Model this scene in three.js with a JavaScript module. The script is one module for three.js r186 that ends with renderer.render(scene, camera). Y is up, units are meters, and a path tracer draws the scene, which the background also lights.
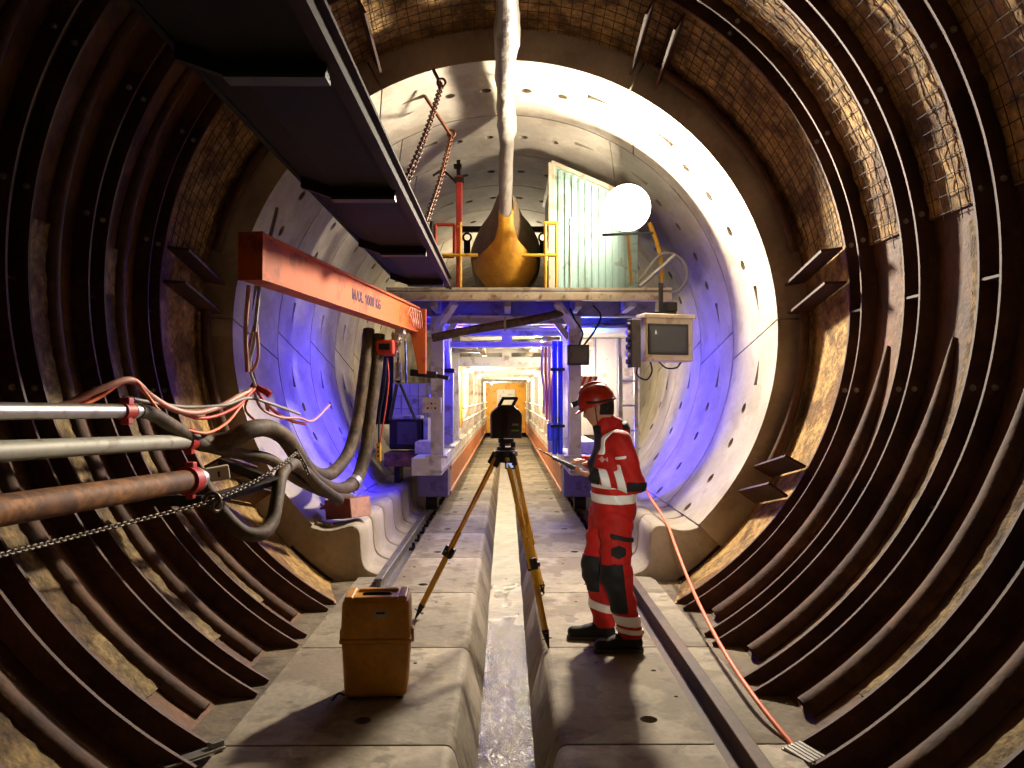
import * as THREE from 'three';
import { mergeGeometries, mergeVertices, toCreasedNormals } from 'three/addons/utils/BufferGeometryUtils.js';
import { RoundedBoxGeometry } from 'three/addons/geometries/RoundedBoxGeometry.js';
import { FontLoader } from 'three/addons/loaders/FontLoader.js';
import { TextGeometry } from 'three/addons/geometries/TextGeometry.js';
import { RectAreaLightUniformsLib } from 'three/addons/lights/RectAreaLightUniformsLib.js';
import { Brush, Evaluator, SUBTRACTION } from 'three-bvh-csg';

// ---------------------------------------------------------------- camera, exposure
// x right, y up (0 = top of the invert slabs), the tunnel runs along -z; "depth" below means -z
const scene = new THREE.Scene();
scene.background = new THREE.Color(0x000000);
const EYE = 1.76;
const camera = new THREE.PerspectiveCamera(53.0, 1024 / 768, 0.05, 120);
camera.position.set(0, EYE, 0);
camera.rotation.order = 'YXZ';
camera.rotation.set(0.0169, -0.0078, 0);
const renderer = new THREE.WebGLRenderer();
renderer.toneMapping = THREE.LinearToneMapping;
renderer.toneMappingExposure = 0.44;
renderer.shadowMap.enabled = true;
RectAreaLightUniformsLib.init();

// light levels (candela for the point lamps); each lamp's own light is made in its builder
const LAMP = { flood: 6200, spill: 1500, upper: 55, corridor: 36, blueLeft: 90, blueRight: 90, warmRight: 13, cyan: 90, unseenRear: 1.5, blueDeck: 13, stand: 105 };
const COL = { flood: 0xfff0d8, warm: 0xffedc8, blue: 0x2a1cff, cyan: 0x2a80ff };

// ---------------------------------------------------------------- helpers
const V = (x, y, d) => new THREE.Vector3(x, y, -d);
const at = (px, py, d) => V((px - 506) / 770 * d, EYE - (py - 397) / 770 * d, d);   // survey helper: bearing in the photo + measured depth -> metres
const R = THREE.MathUtils.degToRad;
function rng(s) { return () => { s |= 0; s = s + 0x6D2B79F5 | 0; let t = Math.imul(s ^ s >>> 15, 1 | s); t = t + Math.imul(t ^ t >>> 7, 61 | t) ^ t; return ((t ^ t >>> 14) >>> 0) / 4294967296; }; }
const rnd = rng(7);

const used = {};
function numbered(n) { if (!(n in used)) { used[n] = 0; return n; } used[n]++; return n + '_' + String(used[n]).padStart(3, '0'); }
function clean(g) {
  if (g.index) g = g.toNonIndexed();
  for (const k of Object.keys(g.attributes)) if (k !== 'position' && k !== 'normal') g.deleteAttribute(k);
  if (!g.attributes.normal) g.computeVertexNormals();
  g.morphAttributes = {};
  return g;
}
function boxUV(g) {   // uv in metres (2 m per repeat), projected per face
  const p = g.attributes.position, uv = new Float32Array(p.count * 2), e = new THREE.Vector3(), f = new THREE.Vector3(), a = new THREE.Vector3(), b = new THREE.Vector3(), c = new THREE.Vector3();
  for (let i = 0; i < p.count; i += 3) {
    a.fromBufferAttribute(p, i); b.fromBufferAttribute(p, i + 1); c.fromBufferAttribute(p, i + 2);
    e.subVectors(b, a).cross(f.subVectors(c, a));
    const ax = Math.abs(e.x), ay = Math.abs(e.y), az = Math.abs(e.z), k = ay >= ax && ay >= az ? 1 : ax >= az ? 0 : 2;
    [a, b, c].forEach((v, q) => { uv[2 * (i + q)] = (k === 0 ? v.z : v.x) / 2; uv[2 * (i + q) + 1] = (k === 1 ? v.z : v.y) / 2; });
  }
  g.setAttribute('uv', new THREE.BufferAttribute(uv, 2));
  return g;
}
function cylUV(g, cy) {   // uv in metres round the tunnel and along it
  g = clean(g); const p = g.attributes.position, uv = new Float32Array(p.count * 2);
  for (let i = 0; i < p.count; i += 3) {
    const an = [0, 1, 2].map((q) => Math.atan2(p.getY(i + q) - cy, p.getX(i + q))), hi = Math.max(...an);
    an.forEach((v, q) => { const r = Math.hypot(p.getX(i + q), p.getY(i + q) - cy); uv[2 * (i + q)] = (hi - v > Math.PI ? v + 2 * Math.PI : v) * 3 / 2; uv[2 * (i + q) + 1] = (p.getZ(i + q) + r * .9) / 2; });
  }
  g.setAttribute('uv', new THREE.BufferAttribute(uv, 2)); g.userData.ready = true; return g;
}
function geo(list) { list = Array.isArray(list) ? list : [list]; return boxUV(list.length > 1 ? mergeGeometries(list.map(clean)) : clean(list[0])); }
function obj(name, list, material, parent = scene) {
  const g = list.isBufferGeometry && list.attributes.uv && list.userData.ready ? list : geo(list);
  const m = new THREE.Mesh(g, material);
  m.name = parent === scene ? numbered(name) : name;
  parent.add(m);
  return m;
}
function ready(list) { const g = geo(list); g.userData.ready = true; return g; }
function thing(name, label, category, pos = [0, 0, 0], group, parent = scene) {
  const o = new THREE.Group(); o.name = numbered(name); o.position.set(...(pos.isVector3 ? pos.toArray() : pos)); parent.add(o);
  o.userData = { label, category }; if (group) o.userData.group = group;
  return o;
}
function tag(o, label, category, group) { o.userData = { ...o.userData, label, category }; if (group) o.userData.group = group; return o; }
function struct(name, label, category) { const o = new THREE.Group(); o.name = numbered(name); o.userData = { kind: 'structure', label, category }; scene.add(o); return o; }
// geometries
function bx(w, h, d, x = 0, y = 0, z = 0, rot, r = 0) {
  const m = Math.min(w, h, d);
  const g = r === 0 ? new THREE.BoxGeometry(w, h, d) : new RoundedBoxGeometry(w, h, d, 2, Math.min(r, m * 0.45));
  if (rot) g.applyMatrix4(new THREE.Matrix4().makeRotationFromEuler(new THREE.Euler(...rot)));
  g.translate(x, y, z); return g;
}
// box given by its limits x0..x1, y0..y1, depth d0..d1
const lim = (x0, x1, y0, y1, d0, d1, r = 0) => bx(x1 - x0, y1 - y0, d1 - d0, (x0 + x1) / 2, (y0 + y1) / 2, -(d0 + d1) / 2, null, r);
function cyl(p, q, r, r2 = r, seg = 12, open = false) {
  const dir = q.clone().sub(p), L = dir.length();
  const g = new THREE.CylinderGeometry(r2, r, L, seg, 1, open);
  g.applyQuaternion(new THREE.Quaternion().setFromUnitVectors(new THREE.Vector3(0, 1, 0), dir.normalize()));
  g.translate((p.x + q.x) / 2, (p.y + q.y) / 2, (p.z + q.z) / 2); return g;
}
function bar(p, q, w, h, up = new THREE.Vector3(0, 1, 0), r = 0) {   // rectangular bar from p to q: w across, h along up
  const dir = q.clone().sub(p), L = dir.length(); dir.normalize();
  const x = new THREE.Vector3().crossVectors(up, dir).normalize(), y = new THREE.Vector3().crossVectors(dir, x);
  const g = r ? new RoundedBoxGeometry(w, h, L, 2, Math.min(r, Math.min(w, h) * .45)) : new THREE.BoxGeometry(w, h, L);
  g.applyMatrix4(new THREE.Matrix4().makeBasis(x, y, dir));
  g.translate((p.x + q.x) / 2, (p.y + q.y) / 2, (p.z + q.z) / 2); return g;
}
const curve = (pts) => new THREE.CatmullRomCurve3(pts, false, 'centripetal');
function tube(pts, r, n = pts.length * 8, seg = 8) {
  const c = curve(pts), g = new THREE.TubeGeometry(c, n, r, seg, false);
  const caps = [[0, 1], [1, -1]].map(([t, s]) => { const p = c.getPointAt(t), d = c.getTangentAt(t).multiplyScalar(s * Math.min(r, .004)); return cyl(p, p.clone().add(d), r * .98, r * .98, seg); });
  return mergeGeometries([g, ...caps].map(clean));
}
function taperTube(pts, r, n, seg) {   // tube that swells up from its first end
  const c = curve(pts), g = new THREE.TubeGeometry(c, n, r, seg, false), p = g.attributes.position;
  for (let i = 0; i <= n; i++) { const o = c.getPointAt(i / n), s = Math.max(.15, Math.min(1, Math.sqrt(i / n * 3.2))); for (let j = 0; j <= seg; j++) { const k = i * (seg + 1) + j; p.setXYZ(k, o.x + (p.getX(k) - o.x) * s, o.y + (p.getY(k) - o.y) * s, o.z + (p.getZ(k) - o.z) * s); } }
  g.computeVertexNormals(); return g;
}
function prism(pts, d0, d1, bevel = 0) {   // polygon in x,y swept from depth d0 to d1
  const s = pts instanceof THREE.Shape ? pts : new THREE.Shape(pts.map((p) => new THREE.Vector2(...p)));
  const g = new THREE.ExtrudeGeometry(s, { depth: d1 - d0 - 2 * bevel, bevelEnabled: bevel > 0, bevelSize: bevel, bevelOffset: -bevel, bevelThickness: bevel, bevelSegments: 2, curveSegments: 10 });
  g.translate(0, 0, -d1 + bevel); return g;
}
// closed sector of a ring about a tunnel axis; radii, centre height and angles may differ at both ends
function sector({ r0, r1, cy, a0, a1, d0, d1, n = 24, m = 1, A0, A1, R0 = r0, R1 = r1, CY = cy, wob }) {
  A0 = A0 ?? a0; A1 = A1 ?? a1;
  const P = [], I = [], id = (i, j, k) => (i * (m + 1) + j) * 2 + k;
  for (let i = 0; i <= n; i++) for (let j = 0; j <= m; j++) for (let k = 0; k < 2; k++) {
    const t = i / n, s = j / m, a = R((a0 + (a1 - a0) * t) * (1 - s) + (A0 + (A1 - A0) * t) * s);
    let r = k ? r1 + (R1 - r1) * s : r0 + (R0 - r0) * s; const c = cy + (CY - cy) * s;
    if (wob && !k) r += wob(i, j);
    P.push(r * Math.cos(a), c + r * Math.sin(a), -(d0 + (d1 - d0) * s));
  }
  const q = (a, b, c, d) => I.push(a, b, c, a, c, d);
  for (let i = 0; i < n; i++) for (let j = 0; j < m; j++) {
    q(id(i, j, 0), id(i + 1, j, 0), id(i + 1, j + 1, 0), id(i, j + 1, 0));
    q(id(i, j, 1), id(i, j + 1, 1), id(i + 1, j + 1, 1), id(i + 1, j, 1));
  }
  for (let i = 0; i < n; i++) { q(id(i, 0, 0), id(i, 0, 1), id(i + 1, 0, 1), id(i + 1, 0, 0)); q(id(i, m, 0), id(i + 1, m, 0), id(i + 1, m, 1), id(i, m, 1)); }
  for (let j = 0; j < m; j++) { q(id(0, j, 0), id(0, j + 1, 0), id(0, j + 1, 1), id(0, j, 1)); q(id(n, j, 0), id(n, j, 1), id(n, j + 1, 1), id(n, j + 1, 0)); }
  const g = new THREE.BufferGeometry(); g.setAttribute('position', new THREE.Float32BufferAttribute(P, 3)); g.setIndex(I);
  return g;
}
const crease = (g, a = 0.6) => toCreasedNormals(g.index ? g : mergeVertices(g), a);
function arcPts(r, cy, a0, a1, d, n = 24) { const p = []; for (let i = 0; i <= n; i++) { const a = R(a0 + (a1 - a0) * i / n); p.push(V(r * Math.cos(a), cy + r * Math.sin(a), d)); } return p; }
function chainGeo(pts, link = .05, wire = .009, seed = 1) {   // interlocking links along a line
  const c = curve(pts), n = Math.max(2, Math.round(c.getLength() / (link * .72))), base = new THREE.TorusGeometry(link * .34, wire, 5, 10), out = [];
  base.scale(1.5, 1, 1);
  for (let i = 0; i <= n; i++) {
    const p = c.getPointAt(i / n), t = c.getTangentAt(i / n), g = base.clone();
    g.rotateX((i % 2) * Math.PI / 2 + .5 * seed);
    g.applyQuaternion(new THREE.Quaternion().setFromUnitVectors(new THREE.Vector3(1, 0, 0), t)); g.translate(p.x, p.y, p.z); out.push(g);
  }
  return out;
}

// ---------------------------------------------------------------- procedural textures and materials
function noiseField(size, cells, seed, oct = 5, gain = .55) {   // tileable value noise, 0..1
  const out = new Float32Array(size * size); let amp = 1, tot = 0;
  for (let o = 0; o < oct; o++) {
    const c = cells << o, r = rng(seed * 131 + o * 17), g = Float32Array.from({ length: c * c }, r);
    for (let y = 0; y < size; y++) {
      const fy = y / size * c, y0 = Math.floor(fy), ty = fy - y0, sy = ty * ty * (3 - 2 * ty), ya = (y0 % c) * c, yb = ((y0 + 1) % c) * c;
      for (let x = 0; x < size; x++) {
        const fx = x / size * c, x0 = Math.floor(fx), tx = fx - x0, sx = tx * tx * (3 - 2 * tx), xa = x0 % c, xb = (x0 + 1) % c;
        out[y * size + x] += amp * ((g[ya + xa] * (1 - sx) + g[ya + xb] * sx) * (1 - sy) + (g[yb + xa] * (1 - sx) + g[yb + xb] * sx) * sy);
      }
    }
    tot += amp; amp *= gain;
  }
  for (let i = 0; i < out.length; i++) out[i] /= tot;
  return out;
}
function tex(size, fn, srgb = true) {
  const d = new Uint8Array(size * size * 4);
  for (let i = 0; i < size * size; i++) { const c = fn(i); for (let k = 0; k < 3; k++) d[4 * i + k] = Math.max(0, Math.min(255, c[k] * 255)); d[4 * i + 3] = 255; }
  const t = new THREE.DataTexture(d, size, size, THREE.RGBAFormat);
  t.wrapS = t.wrapT = THREE.RepeatWrapping; t.magFilter = THREE.LinearFilter; t.minFilter = THREE.LinearMipmapLinearFilter; t.generateMipmaps = true;
  if (srgb) t.colorSpace = THREE.SRGBColorSpace;
  t.needsUpdate = true; return t;
}
const S = 512;
const nCoarse = noiseField(S, 4, 3, 6), nMid = noiseField(S, 16, 5, 5), nFine = noiseField(S, 64, 9, 3, .7), nBlot = noiseField(S, 6, 21, 5);
const ss = (a, b, x) => { const t = Math.max(0, Math.min(1, (x - a) / (b - a))); return t * t * (3 - 2 * t); };
const mix = (a, b, t) => a.map((v, i) => v + (b[i] - v) * t);
const T = {
  concrete: tex(S, (i) => { const k = .86 + .16 * (nCoarse[i] - .5) * 2 + .1 * (nFine[i] - .5); const s = ss(.56, .7, nBlot[i]) * .22, pit = ss(.74, .8, nFine[i]) * .18; return mix([k, k * .985, k * .955], [.55, .48, .4], s + pit); }),
  slab: tex(S, (i) => { const k = .8 + .3 * (nCoarse[i] - .5) + .16 * (nFine[i] - .5); const s = ss(.52, .68, nBlot[i]) * .5, dk = ss(.62, .74, nMid[i]) * .3; return mix(mix([k, k * .98, k * .93], [.5, .45, .38], s), [.3, .27, .23], dk); }),
  rust: tex(S, (i) => { const k = .78 + .4 * (nCoarse[i] - .5) + .3 * (nFine[i] - .5); const s = ss(.5, .66, nBlot[i]), c = ss(.58, .72, nMid[i]); return mix(mix([k, k * .84, k * .68], [k * .74, k * .58, k * .44], s), [.78, .7, .58], c * .35); }),
  shot: tex(S, (i) => { const k = .7 + .55 * (nMid[i] - .5) + .45 * (nFine[i] - .5); const s = ss(.5, .68, nBlot[i]); return mix([k, k * .9, k * .7], [k * .6, k * .48, k * .34], s * .8); }),
  paint: tex(S, (i) => { const k = .93 + .1 * (nCoarse[i] - .5) + .05 * (nFine[i] - .5); const s = ss(.6, .72, nMid[i]) * .35 + ss(.6, .75, nBlot[i]) * .25; return mix([k, k, k], [.5, .42, .35], s); }),
  cloth: tex(S, (i) => { const k = .9 + .2 * (nMid[i] - .5) + .16 * (nFine[i] - .5); return [k, k, k]; }),
  bump: tex(S, (i) => { const k = .5 * nCoarse[i] + .3 * nMid[i] + .3 * nFine[i]; return [k, k, k]; }, false),
  ripple: tex(S, (i) => { const k = .35 * nMid[i] + .65 * nFine[i]; return [k, k, k]; }, false),
  rough: tex(S, (i) => { const k = .55 + .9 * (nMid[i] - .5) + .3 * (nFine[i] - .5); return [k, k, k]; }, false),
};
T.ripple3 = T.ripple.clone(); T.ripple3.repeat.set(2.5, 2.5); T.ripple3.needsUpdate = true;
function mat(color, rough = .8, o = {}) {
  const { tx, bump = 0, metal = 0, rep, ...rest } = o;
  const p = { color, roughness: rough, metalness: metal, ...rest };
  if (tx) { p.map = T[tx]; if (rep) { p.map = T[tx].clone(); p.map.repeat.set(rep, rep); p.map.needsUpdate = true; } }
  if (bump) { p.bumpMap = T.bump; p.bumpScale = bump; }
  return ('clearcoat' in p || 'sheen' in p || 'transmission' in p) ? new THREE.MeshPhysicalMaterial(p) : new THREE.MeshStandardMaterial(p);
}
const M = {
  lining: mat(0xc2baad, .82, { tx: 'concrete', bump: .004 }),
  kerb: mat(0xbdb3a4, .85, { tx: 'concrete', bump: .006 }),
  slab: mat(0xb9b0a0, .8, { tx: 'slab', bump: .006 }),
  slab2: mat(0xaea593, .8, { tx: 'slab', bump: .006 }),
  fill: mat(0x8f8370, .85, { tx: 'slab', bump: .015 }),
  shell: mat(0x7d624a, .75, { tx: 'rust', bump: .012 }),
  shot: mat(0xdcc499, .9, { tx: 'shot', bump: .03 }),
  shotLight: mat(0xb4aa94, .9, { tx: 'shot', bump: .03 }),
  fin: mat(0x6a5140, .7, { tx: 'rust', bump: .003 }),
  wire: mat(0x5a4128, .8, { tx: 'rust' }),
  hump: mat(0x6e5845, .8, { tx: 'rust', bump: .01 }),
  steel: mat(0x8b8680, .45, { tx: 'paint', metal: .6, bump: .002 }),
  galv: mat(0xb9b8b2, .38, { tx: 'paint', metal: .75, bump: .002 }),
  alu: mat(0xc9c8c4, .35, { metal: .8, tx: 'paint' }),
  dullPipe: mat(0xa8a698, .6, { metal: .2, tx: 'paint' }),
  rustPipe: mat(0xb08256, .7, { tx: 'shot', metal: .15, bump: .004 }),
  darkSteel: mat(0x2c2926, .6, { tx: 'rust', metal: .3, bump: .003 }),
  trough: mat(0x1e1b19, .9, { tx: 'paint', metal: .2 }),
  troughRim: mat(0x4a382a, .9, { tx: 'rust' }),
  greenRim: mat(0x2a402a, .6, { tx: 'paint' }),
  orange: mat(0xc85c12, .8, { tx: 'paint', bump: .002 }),
  redOrange: mat(0xd8431d, .5, { tx: 'paint' }),
  red: mat(0xb3241c, .5, { tx: 'paint' }),
  yellow: mat(0xe0a92a, .5, { tx: 'paint' }),
  caseYellow: mat(0xcf9010, .45, { tx: 'cloth', bump: .002 }),
  white: mat(0xd9d6cf, .55, { tx: 'paint', bump: .002 }),
  cream: mat(0xd8cbb0, .55, { tx: 'paint', bump: .002 }),
  greyPaint: mat(0xa9a8aa, .55, { tx: 'paint', bump: .002 }),
  teal: mat(0xa9cdc4, .5, { tx: 'paint' }),
  skirt: mat(0xc07a4c, .6, { tx: 'paint', bump: .003 }),
  yellowPanel: mat(0xe8a818, .5, { tx: 'paint' }),
  black: mat(0x141416, .55, { tx: 'cloth' }),
  rubber: mat(0x75695c, .7, { tx: 'shot', bump: .004 }),
  rubberDark: mat(0x4a443e, .7, { tx: 'paint', bump: .004 }),
  ductGrey: mat(0xa39a8e, .5, { tx: 'cloth', bump: .02, metal: .1, side: THREE.DoubleSide }),
  ductTan: mat(0x8d7558, .7, { tx: 'cloth', bump: .012, side: THREE.DoubleSide }),
  ductYellow: mat(0xe6a42c, .6, { tx: 'cloth', bump: .012, side: THREE.DoubleSide }),
  blue: mat(0x1f3fc8, .35, { tx: 'paint' }),
  purpleBox: mat(0x7d7688, .5, { tx: 'paint', metal: .2 }),
  plastic: mat(0x33342f, .5, { tx: 'cloth' }),
  glassDark: mat(0x15161a, .12),
  water: mat(0x3c3120, .07, { bumpMap: T.ripple3, bumpScale: .012 }),
  mud: mat(0x7a684a, .42, { tx: 'slab', bump: .02 }),
  cableRed: mat(0xc9483a, .5), cablePink: mat(0xc88f80, .5), cableOrange: mat(0xf07a4a, .5), cableGrey: mat(0x8d8a86, .55),
  chain: mat(0x6e6458, .45, { metal: .6, tx: 'paint' }),
  rustChain: mat(0x8a5a38, .6, { metal: .4, tx: 'rust' }),
};
// ---------------------------------------------------------------- the setting
const FACE = 7.55, RING = 1.5, NR = 20, LCY = 2.41, LR = 2.68, LRO = 3.0;   // segment lining
const RCY = 2.61, RR = 3.01, SR = 3.14;                                      // steel shell with ribs
const END = FACE + RING * NR;

// segmental concrete lining
const lining = struct('wall_tunnel_lining', 'pale precast concrete segment rings lining the bored tunnel', 'tunnel lining');
{
  const ev = new Evaluator(); ev.useGroups = false; ev.attributes = ['position', 'normal'];
  const gap = .35, off = [[-21.5, 1], [-13.2, 0], [-4.7, 0], [4.7, 0], [13.2, 0], [21.5, 1]];
  const seg = (a0, a1, A0, A1, mid) => {
    const body = sector({ r0: LR, r1: LRO, cy: 0, a0: a0 + gap / 2, a1: a1 - gap / 2, A0: A0 + gap / 2, A1: A1 - gap / 2, d0: .012, d1: RING - .012, n: 28, m: 2 }).toNonIndexed();
    body.computeVertexNormals();
    let res = new Brush(body); res.updateMatrixWorld();
    for (const [o, tri] of off) {
      let g;
      if (tri) {
        const s = new THREE.Shape(), w = .13, h = .052, k = Math.sign(o);
        s.moveTo(-w * k, -h); s.lineTo(w * k, -h * .15); s.lineTo(w * k, h * .15); s.lineTo(-w * k, h); s.closePath();
        g = new THREE.ExtrudeGeometry(s, { depth: .2, bevelEnabled: false }); g.translate(0, 0, -.1);
      } else { g = new THREE.CylinderGeometry(.066, .055, .24, 16); g.rotateX(Math.PI / 2); }
      g = clean(g);
      const a = R(mid + o), rad = new THREE.Vector3(Math.cos(a), Math.sin(a), 0), tan = new THREE.Vector3(-Math.sin(a), Math.cos(a), 0), ax = new THREE.Vector3(0, 0, 1);
      g.applyMatrix4(new THREE.Matrix4().makeBasis(tan, ax, rad.clone().multiplyScalar(tan.clone().cross(ax).dot(rad))));
      g.translate(rad.x * LR, rad.y * LR, -(tri ? .55 : .75)); 
      const b = new Brush(g); b.updateMatrixWorld();
      res = ev.evaluate(res, b, SUBTRACTION);
    }
    const g = res.geometry; g.clearGroups();
    const q = clean(g); q.translate(0, LCY, 0);
    return cylUV(crease(mergeVertices(q, 1e-4), .35), LCY);
  };
  const kinds = [seg(62.8, 117.2, 55.8, 124.2, 90), seg(2.5, 62.8, -4.4, 55.8, 30), seg(-45.3, 2.5, -45.3, -4.4, -30), seg(117.2, 177.5, 124.2, 184.4, 150), seg(177.5, 225.3, 184.4, 225.3, 210)];
  // invert kerbs: wall foot, shelf, rounded S-shaped drop to the slabs
  const kerb = (s) => {
    const a = R(-45.3), sh = new THREE.Shape();
    const X = (x) => x * s;
    const a2 = R(-41); sh.moveTo(X((LR + .04) * Math.cos(a2)), LCY + (LR + .04) * Math.sin(a2)); sh.lineTo(X((LR + .02) * Math.cos(a)), LCY + (LR + .02) * Math.sin(a));
    sh.quadraticCurveTo(X(1.78), .44, X(1.66), .47); sh.lineTo(X(1.56), .5);
    sh.bezierCurveTo(X(1.45), .52, X(1.42), .46, X(1.42), .36);
    sh.lineTo(X(1.41), .22); sh.bezierCurveTo(X(1.40), .08, X(1.36), .06, X(1.22), .02); sh.lineTo(X(1.2), -.3);
    const b0 = Math.acos(1.2 / LRO);
    for (let i = 0; i <= 10; i++) { const b = -b0 + (a2 + b0) * i / 10; sh.lineTo(X((LRO - .01) * Math.cos(b)), LCY + (LRO - .01) * Math.sin(b)); }
    sh.closePath();
    return ready(crease(clean(prism(sh, .03, RING / 2 - .03, .04)), .5));
  };
  const kerbs = [kerb(1), kerb(-1)];
  for (let i = 0; i < NR; i++) {
    for (const k of kinds) { const m = obj('lining_segment', k, M.lining, lining); m.position.z = -(FACE + i * RING); }
    for (const k of kerbs) for (const h of [0, RING / 2]) { const m = obj('kerb_segment', k, M.kerb, lining); m.position.z = -(FACE + i * RING + h); }
  }
}

// floor: precast slabs either side of a drain
const floor = struct('floor', 'pale precast concrete slabs either side of the central drain channel', 'floor');
const GX = 1.44;
{
  const L = 1.52, D0 = 3.93 - 5 * L, n = 28;
  const prof = (s, groove) => {
    const sh = new THREE.Shape(), X = (x) => x * s;
    sh.moveTo(X(.16), -.5); sh.lineTo(X(.165), -.36); sh.lineTo(X(.255), -.045); sh.quadraticCurveTo(X(.27), -.002, X(.315), 0);
    if (groove) { sh.lineTo(X(1.06), 0); sh.lineTo(X(1.06), -.09); sh.lineTo(X(1.2), -.09); sh.lineTo(X(1.2), 0); }
    sh.lineTo(X(GX), 0); sh.lineTo(X(GX), -.5); sh.closePath(); return sh;
  };
  const ev = new Evaluator(); ev.useGroups = false; ev.attributes = ['position', 'normal'];
  const slab = (s, g, holes) => {
    let res = new Brush(clean(prism(prof(s, g), .006, L - .006, .006))); res.updateMatrixWorld();
    for (const [x, d, r] of holes) { const c = clean(new THREE.CylinderGeometry(r, r * .9, .12, 14)); c.translate(x * s, 0, -d); const b = new Brush(c); b.updateMatrixWorld(); res = ev.evaluate(res, b, SUBTRACTION); }
    return ready(crease(mergeVertices(clean(res.geometry), 1e-4), .5));
  };
  const hs = [[.78, .3, .05], [.95, 1.05, .018], [.6, 1.2, .015], [1.0, .62, .013]];
  const right = slab(1, true, hs), left = slab(-1, false, hs), leftG = slab(-1, true, hs);
  for (let i = 0; i < n; i++) {
    const d = D0 + i * L; if (d > END) break;
    for (const g of [right, d > 6.5 ? leftG : left]) { const m = obj('floor_slab', g, (i * 7 + (g === right)) % 3 ? M.slab : M.slab2, floor); m.position.z = -d; }
  }
  { const g = new THREE.PlaneGeometry(.4, END + 4, 10, 1200); g.rotateX(-Math.PI / 2); g.translate(0, 0, -(END - 4) / 2); const p = g.attributes.position;
    for (let i = 0; i < p.count; i++) { const x = p.getX(i), d = -p.getZ(i), n = Math.sin(d * 2.1 + 3 * Math.sin(d * .7)) * .5 + Math.sin(d * 5.3 + x * 14) * .3 + Math.sin(d * 11 - x * 23) * .2; p.setY(i, -.362 + .012 * n + Math.max(-.016, Math.min(.02, (d - 6.8) * .006)) + Math.abs(x) * .05); }
    g.computeVertexNormals(); obj('drain_bed', g, M.mud, floor); }
  obj('drain_base', lim(-.19, .19, -.52, -.42, -4, END), M.mud, floor);
  const mud = [];
  for (const s of [-1, 1]) mud.push(lim(s < 0 ? -1.95 : GX, s < 0 ? -GX : 1.95, -.6, -.035, -4, FACE + .05));
  obj('side_fill', mud, M.fill, floor);
}
// water in the drain
{
  const g = new THREE.PlaneGeometry(.36, 14, 4, 100); g.rotateX(-Math.PI / 2); g.translate(0, -.352, -3);
  const w = obj('drain_water', g, M.water); tag(w, 'shallow muddy water glinting in the central drain channel', 'water'); w.userData.kind = 'structure';
}
// rails let into the slabs
for (const [s, d0, label] of [[1, -4, 'long brown steel rail in the slab groove beside the person'], [-1, 7.2, 'short brown steel rail running in behind the yellow case']]) {
  const t = thing('floor_rail', label, 'rail');
  obj('rail_channel', [lim(s > 0 ? 1.065 : -1.195, s > 0 ? 1.195 : -1.065, -.085, -.06, d0, END), lim(s > 0 ? 1.165 : -1.195, s > 0 ? 1.195 : -1.165, -.06, .05, d0, END), lim(s > 0 ? 1.15 : -1.225, s > 0 ? 1.225 : -1.15, .05, .07, d0, END, .008)], s > 0 ? M.fin : M.steel, t);
  const clip = ready([bx(.1, .03, .08, 0, -.05, 0), cyl(new THREE.Vector3(0, -.05, 0), new THREE.Vector3(0, .02, 0), .02)]);
  for (let d = s > 0 ? 9 : 9.2; d < 30; d += .55) { const m = obj('rail_clip', clip, M.darkSteel, t); m.position.set(s * 1.1, 0.01, -d); }
}

// steel shell in front of the lining
const shell = struct('wall_shell', 'rusty steel cylinder shell with shotcrete and wire mesh between ribs', 'shell');
obj('shell_plate', cylUV(crease(sector({ r0: SR, r1: SR + .1, cy: RCY, a0: -90, a1: 270, d0: -4, d1: 6.75, n: 120, m: 12 })), RCY), M.shell, shell);
obj('transition_cone', cylUV(crease(sector({ r0: 3.02, r1: 3.3, R0: 2.99, R1: 3.3, cy: RCY, CY: LCY, a0: -62, a1: 242, d0: 6.7, d1: FACE + .02, n: 120, m: 4 })), RCY), M.shot, shell);
obj('bulkhead', crease(sector({ r0: 2.97, r1: 3.5, cy: LCY, a0: -90, a1: 270, d0: FACE + .03, d1: FACE + .1, n: 90 })), M.darkSteel, shell);
const RIBS = [6.6, 5.68, 4.76, 3.84, 2.92, 2.0, 1.08], HALF = .11;
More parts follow.
